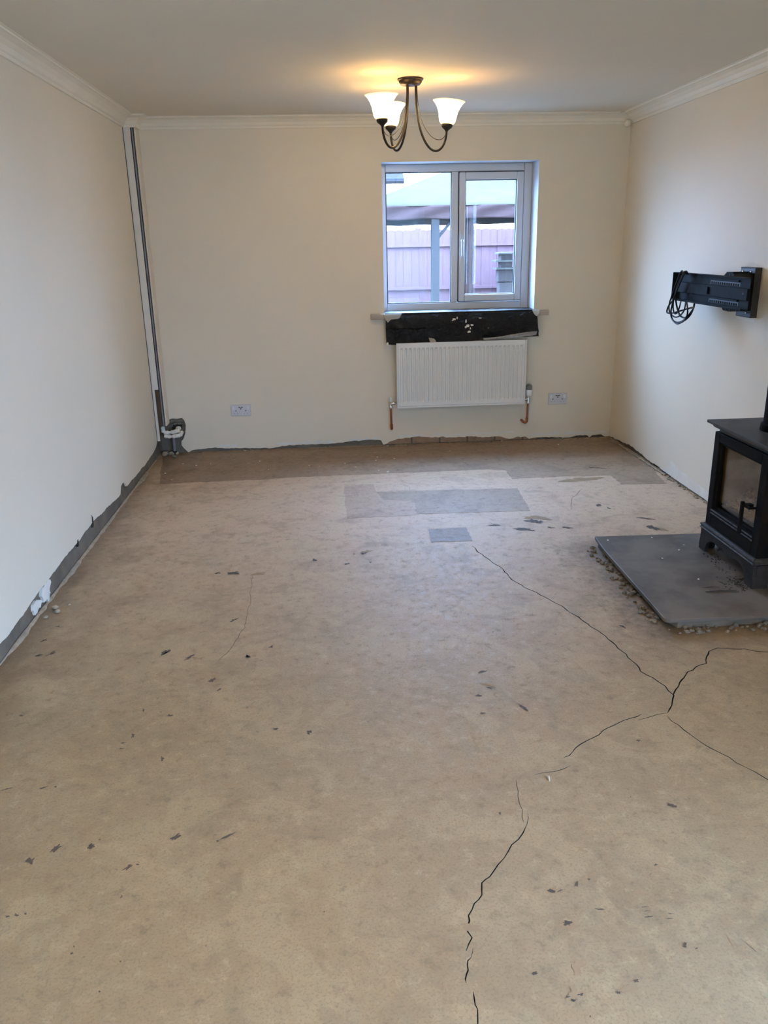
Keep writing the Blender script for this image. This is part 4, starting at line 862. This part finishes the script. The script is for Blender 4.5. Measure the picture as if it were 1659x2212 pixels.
# top plate with moulded edge
def ring(x0, x1, y0, y1): return [(x0, y0), (x1, y0), (x1, y1), (x0, y1)]
tp = MB(); lev = [(.640, .004), (.646, .010), (.652, .012), (.656, .024), (.660, .032), (.672, .032)]
vs = []
for z, e in lev: vs += [(x, y, z) for x, y in ring(SX0 - e, SX1 + .01, SY0 - e, SY1 + e * .8)]
fs = [(3, 2, 1, 0), tuple(range(len(vs) - 4, len(vs)))]
for i in range(len(lev) - 1): fs += [(i * 4 + k, i * 4 + (k + 1) % 4, (i + 1) * 4 + (k + 1) % 4, (i + 1) * 4 + k) for k in range(4)]
tp.add(vs, fs); tp.box(SX0 + .014, SX1, SY0 + .012, SY1 - .012, SZ1, .641)
lab(tp.build('top_plate', pm('dusty_black_top', (.05, .049, .046), (.028, .028, .028), 12, .55, .1, 80), st, bevel=.0015), 'flat moulded top plate')
# stand: ledge, aprons with arched legs, knob
lg = MB(); lev = [(.148, .004), (.150, .010), (.156, .014), (.160, .010), (.164, .010), (.168, .014), (.174, .012), (.178, .004)]
vs = []
for z, e in lev: vs += [(x, y, z) for x, y in ring(SX0 - e - .004, SX1, SY0 - e + .002, SY1 + e)]
fs = [(3, 2, 1, 0), tuple(range(len(vs) - 4, len(vs)))]
for i in range(len(lev) - 1): fs += [(i * 4 + k, i * 4 + (k + 1) % 4, (i + 1) * 4 + (k + 1) % 4, (i + 1) * 4 + k) for k in range(4)]
lab(lg.add(vs, fs).build('base_ledge', M_IRON2, st, smooth=False), 'dusty moulded ledge below the door')
def apron(a, b_, n=14):
    L = b_ - a; pts = [(a - .004, ZT), (a - .006, ZT + .02), (a, ZT + .06), (a, .148), (b_, .148), (b_, ZT + .06), (b_ + .006, ZT + .02), (b_ + .004, ZT)]
    low = [(b_ - .055, ZT), (b_ - .058, ZT + .022)]
    r = L * .16; 
    for i in range(n + 1):
        t = i / n; low.append((b_ - .062 - r * (1 - math.cos(t * math.pi / 2)) , ZT + .022 + .052 * math.sin(t * math.pi / 2)))
    mid = (a + b_) / 2
    low += [(mid + .055, ZT + .066), (mid + .035, ZT + .058), (mid - .035, ZT + .058), (mid - .055, ZT + .066)]
    for i in range(n + 1):
        t = 1 - i / n; low.append((a + .062 + r * (1 - math.cos(t * math.pi / 2)), ZT + .022 + .052 * math.sin(t * math.pi / 2)))
    low += [(a + .058, ZT + .022), (a + .055, ZT)]
    return pts + low
M_STAND = pm('grey_black_iron', (.036, .036, .036), (.022, .022, .022), 18, .6, .12, 90, spec=.06)
MB().skin([apron(SY0 - .008, SY1 + .012)], lambda u, v, d: (d, u, v), SX0 - .010, SX0 + .004).build('front_apron', M_STAND, st)
MB().skin([apron(SX0 + .005, SX1)], lambda u, v, d: (u, d, v), SY0 - .010, SY0 + .004).build('side_apron', M_STAND, st)
MB().skin([apron(SX0 + .005, SX1)], lambda u, v, d: (u, d, v), SY1 - .002, SY1 + .012).build('side_apron', M_STAND, st)
MB().lathe([(0, 0), (.004, 0), (.004, .010), (.010, .012), (.011, .020), (.008, .024), (0, .025)], (SX0 - .010, 3.310, .118), 16, (-1, 0, 0)).build('air_knob', M_IRON2, st, smooth=True)
# ash and chips lying in the firebox
SZ_A = .285
am = MB(); am.grid(lambda u, v: (SX0 + .052 + u * (SX1 - SX0 - .095), SY0 + .04 + v * (SY1 - SY0 - .08), SZ_A + .085 * u + .03 * noise.noise(Vector((u * 3, v * 4, 1))) + .012 * noise.noise(Vector((u * 14, v * 16, 3)))), 40, 40)
for i in range(420):
    u, v = random.random() ** 1.2, random.random(); x = SX0 + .055 + u * (SX1 - SX0 - .11); y = SY0 + .045 + v * (SY1 - SY0 - .09); z = SZ_A + .002 + .085 * u + .03 * noise.noise(Vector((u * 3, v * 4, 1)))
    a = random.uniform(0, 6.28); tl = random.uniform(-.6, .6); s_ = random.uniform(.005, .015)
    am.obox((x, y, z + .008), (s_ * math.cos(a), s_ * math.sin(a), s_ * tl), (-.4 * s_ * math.sin(a), .4 * s_ * math.cos(a), random.uniform(-.3, .3) * s_), (0, 0, .0025))
o = tag(am.build('ash_bed', M_ASH), 'heap of pale ash and wood chips behind the stove glass', 'ash'); o['kind'] = 'stuff'
# flue pipe
fp = thing('flue_pipe', (3.195, 3.285, .672), 'black flue pipe rising from the top of the stove', 'flue pipe')
fc = (3.200, 3.272)
MB().tube([(fc[0], fc[1], .690), (fc[0], fc[1], 1.30)], .0725, 36).build('pipe', M_IRON, fp, smooth=True)
MB().lathe([(.073, .672), (.083, .672), (.084, .678), (.082, .700), (.0735, .704)], (fc[0], fc[1], 0), 36).build('collar', M_IRON, fp, smooth=True)
MB().tube([(fc[0], fc[1], 1.295), (fc[0], fc[1], 1.33), (fc[0] + .03, fc[1], 1.39), (fc[0] + .10, fc[1], 1.44), (W - .002, fc[1], 1.46)], .0728, 36).build('elbow', M_IRON, fp, smooth=True)

# splinters and bits on the hearth and floor
def stick(a, b_, r, mat, name, label, group, z):
    p, q = fl(*a, z), fl(*b_, z); m = (p + q) / 2 + Vector((.003, .004, 0)); u = Vector((0, 0, r))
    return tag(MB().tube([p + u, m + u * 1.2, q + u], [r * .5, r, r * .4], 6).build(name, mat), label, 'splinter', group)
for a, b_, r, t_ in [((1524,1280),(1591,1278),.0035,'long charred wood splinter lying across the slate hearth'), ((1552,1257),(1566,1264),.002,'short charred splinter nearest the stove leg on the hearth'), ((1518,1270),(1555,1269),.0015,'thin charred splinter behind the long one on the hearth'), ((1583,1251),(1615,1253),.0018,'thin charred splinter pointing at the stove leg'), ((1585,1264),(1612,1268),.002,'charred splinter in front of the near stove leg')]:
    stick(a, b_, r, M_SPLINTER, 'splinter', t_, 'charred splinters on the hearth', ZT)
for a, b_, r, t_ in [((1180,1678),(1187,1690),.004,'pale wood chip on the floor beside the left crack'), ((1350,1260),(1362,1263),.0025,'dark sliver on the floor beside the hearth edge'), ((1272,1010),(1310,1013),.002,'dark thin wire offcut on the floor near the right wall'), ((1338,1352),(1352,1358),.002,'dark sliver on the floor in front of the hearth corner')]:
    stick(a, b_, r, M_CHIP if 'pale' in t_ else M_SPLINTER, 'splinter', t_, 'splinters on the floor', 0)
deb = MB()
for i in range(240):
    x = random.gauss(1600, 22); y = random.gauss(1262, 7) if i % 2 else random.uniform(1190, 1275)
    if not i % 2: x = 1512 + (y - 1180) * 1.05 + random.uniform(-12, 22)
    p = fl(x, y, ZT); r = random.uniform(.001, .0034)
    if 2.6 < p.x < 3.35 and 2.8 < p.y < 3.68: deb.lump((p.x, p.y, ZT + r * .5), r, (1.4, 1, .7), i, 1)
o = tag(deb.build('hearth_grit', M_SPLINTER), 'dark grit scattered on the slate in front of the stove', 'grit'); o['kind'] = 'stuff'
for i, (x, y) in enumerate([(1313, 1168), (1467, 1189), (1477, 1178), (1408, 1162), (1509, 1252), (1431, 1207)]):
    p = fl(x, y, ZT); tag(MB().lump((p.x, p.y, ZT + .0025), .0042, (1.2, 1, .8), i + 9, 1).build('plaster_crumb', M_FILLER), 'white crumb on the slate hearth, ' + ['nearest its far left corner', 'in the middle of its far half, left one', 'in the middle of its far half, right one', 'near its far edge, second from the left', 'nearest the long splinter', 'alone in the middle of the slab'][i], 'crumb', 'white crumbs on the hearth')
ORD = ['first', 'second', 'third', 'fourth', 'fifth', 'sixth', 'seventh', 'eighth', 'ninth', 'tenth', 'eleventh', 'twelfth', 'thirteenth', 'fourteenth', 'fifteenth', 'sixteenth', 'seventeenth', 'eighteenth', 'nineteenth', 'twentieth']
for i, (x, y) in enumerate([(838, 1021), (818, 1017), (580, 1015), (537, 1001), (455, 1002), (424, 1006), (357, 1023), (371, 1037), (690, 1008), (668, 1006), (810, 978), (815, 988), (852, 991), (768, 1009), (745, 1002), (395, 1003), (561, 997), (1206, 961), (812, 995), (972, 974)]):
    nth = sorted([838, 818, 580, 537, 455, 424, 357, 371, 690, 668, 810, 815, 852, 768, 745, 395, 561, 1206, 812, 972]).index(x)
    p = fl(x, y); r = .0085 if i == 0 else random.uniform(.003, .006)
    tag(MB().lump((p.x, p.y, r * .5), r, (1.3, 1, .7), i + 20, 1).build('plaster_crumb', M_FILLER), ('largest white plaster crumb on the dark floor strip below the radiator' if i == 0 else 'white plaster crumb on the dark strip by the back wall, %s from the left' % ORD[nth]), 'crumb', 'white crumbs along the back wall')

# ================================================================== OUTSIDE
GZ = -.22
pt = thing('patio', (3, 14, GZ), 'grey slab patio outside the window', 'patio'); pt['kind'] = 'structure'
MB().box(-20, 24, -22, 40, GZ - .1, GZ - .012).build('bedding', M_PATIO, pt)
for i in range(10):
    for j in range(6): MB().box(.4 + i * .6, .992 + i * .6, 6.4 + j * .6, 6.992 + j * .6, GZ - .012, GZ + .003 * jit(i * 7 + j, 2)).build('paving_slab', M_PATIO, pt)
gz = thing('gazebo', (3.2, 10.55, GZ), 'garden gazebo with pale canopy roof and brown canvas valance outside the window', 'gazebo')
gx0, gx1, gy0_, gy1_ = 1.62, 4.80, 9.0, 12.1; EZ, AZ = 1.835, 2.42
apex = Vector((3.2, 10.55, AZ)); cor = [Vector((gx0, gy0_, EZ)), Vector((gx1, gy0_, EZ)), Vector((gx1, gy1_, EZ)), Vector((gx0, gy1_, EZ))]
rf = MB()
for k in range(4):
    a, b_ = cor[k], cor[(k + 1) % 4]
    rf.grid(lambda u, v: (lambda p: p + Vector((0, 0, -.05 * math.sin(u * math.pi) * math.sin(min(1, v) * math.pi))))(a.lerp(b_, u).lerp(apex, v)), 12, 10)
o = rf.build('canopy_roof', M_CANVAS, gz, smooth=True); o.modifiers.new('solid', 'SOLIDIFY').thickness = .004
vl = MB()
for k in range(4):
    a, b_ = cor[k], cor[(k + 1) % 4]
    vl.grid(lambda u, v: a.lerp(b_, u) + Vector((0, 0, -.135 * v + .006 * math.sin(u * 31) * v)) + (a - apex + b_ - apex).normalized() * Vector((1, 1, 0)).length * .0 + Vector(((.012 * math.sin(u * 40 + v * 6) if k % 2 else 0), (.012 * math.sin(u * 37 + v * 5) if not k % 2 else 0), 0)), 48, 8)
o = vl.build('valance', M_BROWNCANVAS, gz, smooth=True); o.modifiers.new('solid', 'SOLIDIFY').thickness = .004
for (x, y) in ((2.482, 9.06), (2.845, 9.10), (4.74, 9.06), (4.12, 12.05), (1.70, 12.05), (4.74, 12.05), (1.68, 9.06)):
    w_ = .042 if (x, y) != (4.12, 12.05) else .022
    MB().box(x - w_, x + w_, y - w_, y + w_, GZ, EZ - .01).build('post', M_POST, gz, bevel=.004)
for (a, b_) in (((gx0 + .05, gy1_ - .05, 1.745), (gx1 - .05, gy1_ - .05, 1.745)), ((gx0 + .05, gy0_ + .06, EZ - .04), (gx1 - .05, gy0_ + .06, EZ - .04)), ((gx0 + .06, gy0_ + .06, 1.76), (gx0 + .06, gy1_ - .06, 1.76)), ((gx1 - .06, gy0_ + .06, 1.76), (gx1 - .06, gy1_ - .06, 1.76))):
    MB().bar(a, b_, .05, .06).build('beam', M_POST, gz)
MB().bar((2.50, 9.06, 1.50), (2.72, 9.06, 1.75), .03, .03).build('brace', M_POST, gz)
cu = MB().grid(lambda u, v: (lambda r, th: (2.853 + r * math.cos(th), 9.08 + r * .8 * math.sin(th), 1.71 - v * 1.25))(.052 + .007 * math.sin(u * 6.283 * 7 + v * 9) + .006 * noise.noise(Vector((u * 9, v * 14, 2))) - .004 * (1 - v), u * 6.2832), 70, 60)
lab(cu.build('curtain', M_CURTAIN, gz, smooth=True), 'brown curtain gathered round a post')

fe = thing('garden_fence', (3.2, 13.3, GZ), 'pinkish brown boarded garden fence behind the gazebo', 'fence')
fy = 13.3
for i in range(46):
    xx = .3 + i * .125; hgt = 1.640 + .012 * jit(i, 6); arc = [(xx + .126 * t / 6, hgt + .016 * math.sin(math.pi * t / 6)) for t in range(7)]
    MB().prism([(xx, GZ), (xx + .126, GZ)] + arc[::-1], lambda u, v, d: (u, d, v), fy + .006 * (i % 2), fy + .020 + .006 * (i % 2)).build('fence_board', M_FENCE, fe)
for z in (1.40, .75, .1): MB().box(.3, 6.05, fy - .035, fy - .001, z, z + .045).build('fence_rail', M_FENCE, fe)
for xx in (.9, 2.75, 4.6): MB().box(xx, xx + .09, fy + .03, fy + .12, GZ, 1.68).build('fence_post', M_FENCE, fe)

sk = thing('garden_shelves', (4.1, 12.75, GZ), 'pale stacked blocks and shelves standing by the fence, right of the brown curtain', 'shelves')
for j in range(7):
    for i in range(2): MB().box(3.93 + i * .225 + .02 * (j % 2), 3.93 + i * .225 + .02 * (j % 2) + .215, 12.60, 12.80, GZ + j * .182, GZ + j * .182 + .173).build('block', M_BLOCK, sk, bevel=.006)
for j, (xa, z) in enumerate(((3.88, 1.055), (3.87, 1.165), (3.91, 1.275))): MB().box(xa, 4.42, 12.50, 12.82, z, z + .025).build('shelf', M_SHELFW, sk)
for xx in (3.96, 4.20): MB().box(xx, xx + .17, 12.56, 12.78, 1.08, 1.275).build('upright', M_BLOCK, sk)

hs = thing('neighbour_house', (-1, 24, GZ), 'white rendered neighbouring house with grey tiled roof, far behind the fence', 'house')
MB().box(-6, 3.15, 22.3, 30, GZ, 3.02).build('wall', M_WHITEREND, hs)
rt = MB()
for i in range(10): rt.obox((-1.3, 22.05 + i * .42, 3.02 + i * .28 + .06), (4.72, 0, 0), (0, .26, .17), (0, -.02, .03))
rt.build('roof', M_RTILE, hs)
MB().tube([(-6, 21.85, 2.97), (3.42, 21.85, 2.97)], .06, 10).build('gutter', M_POST, hs, smooth=True)
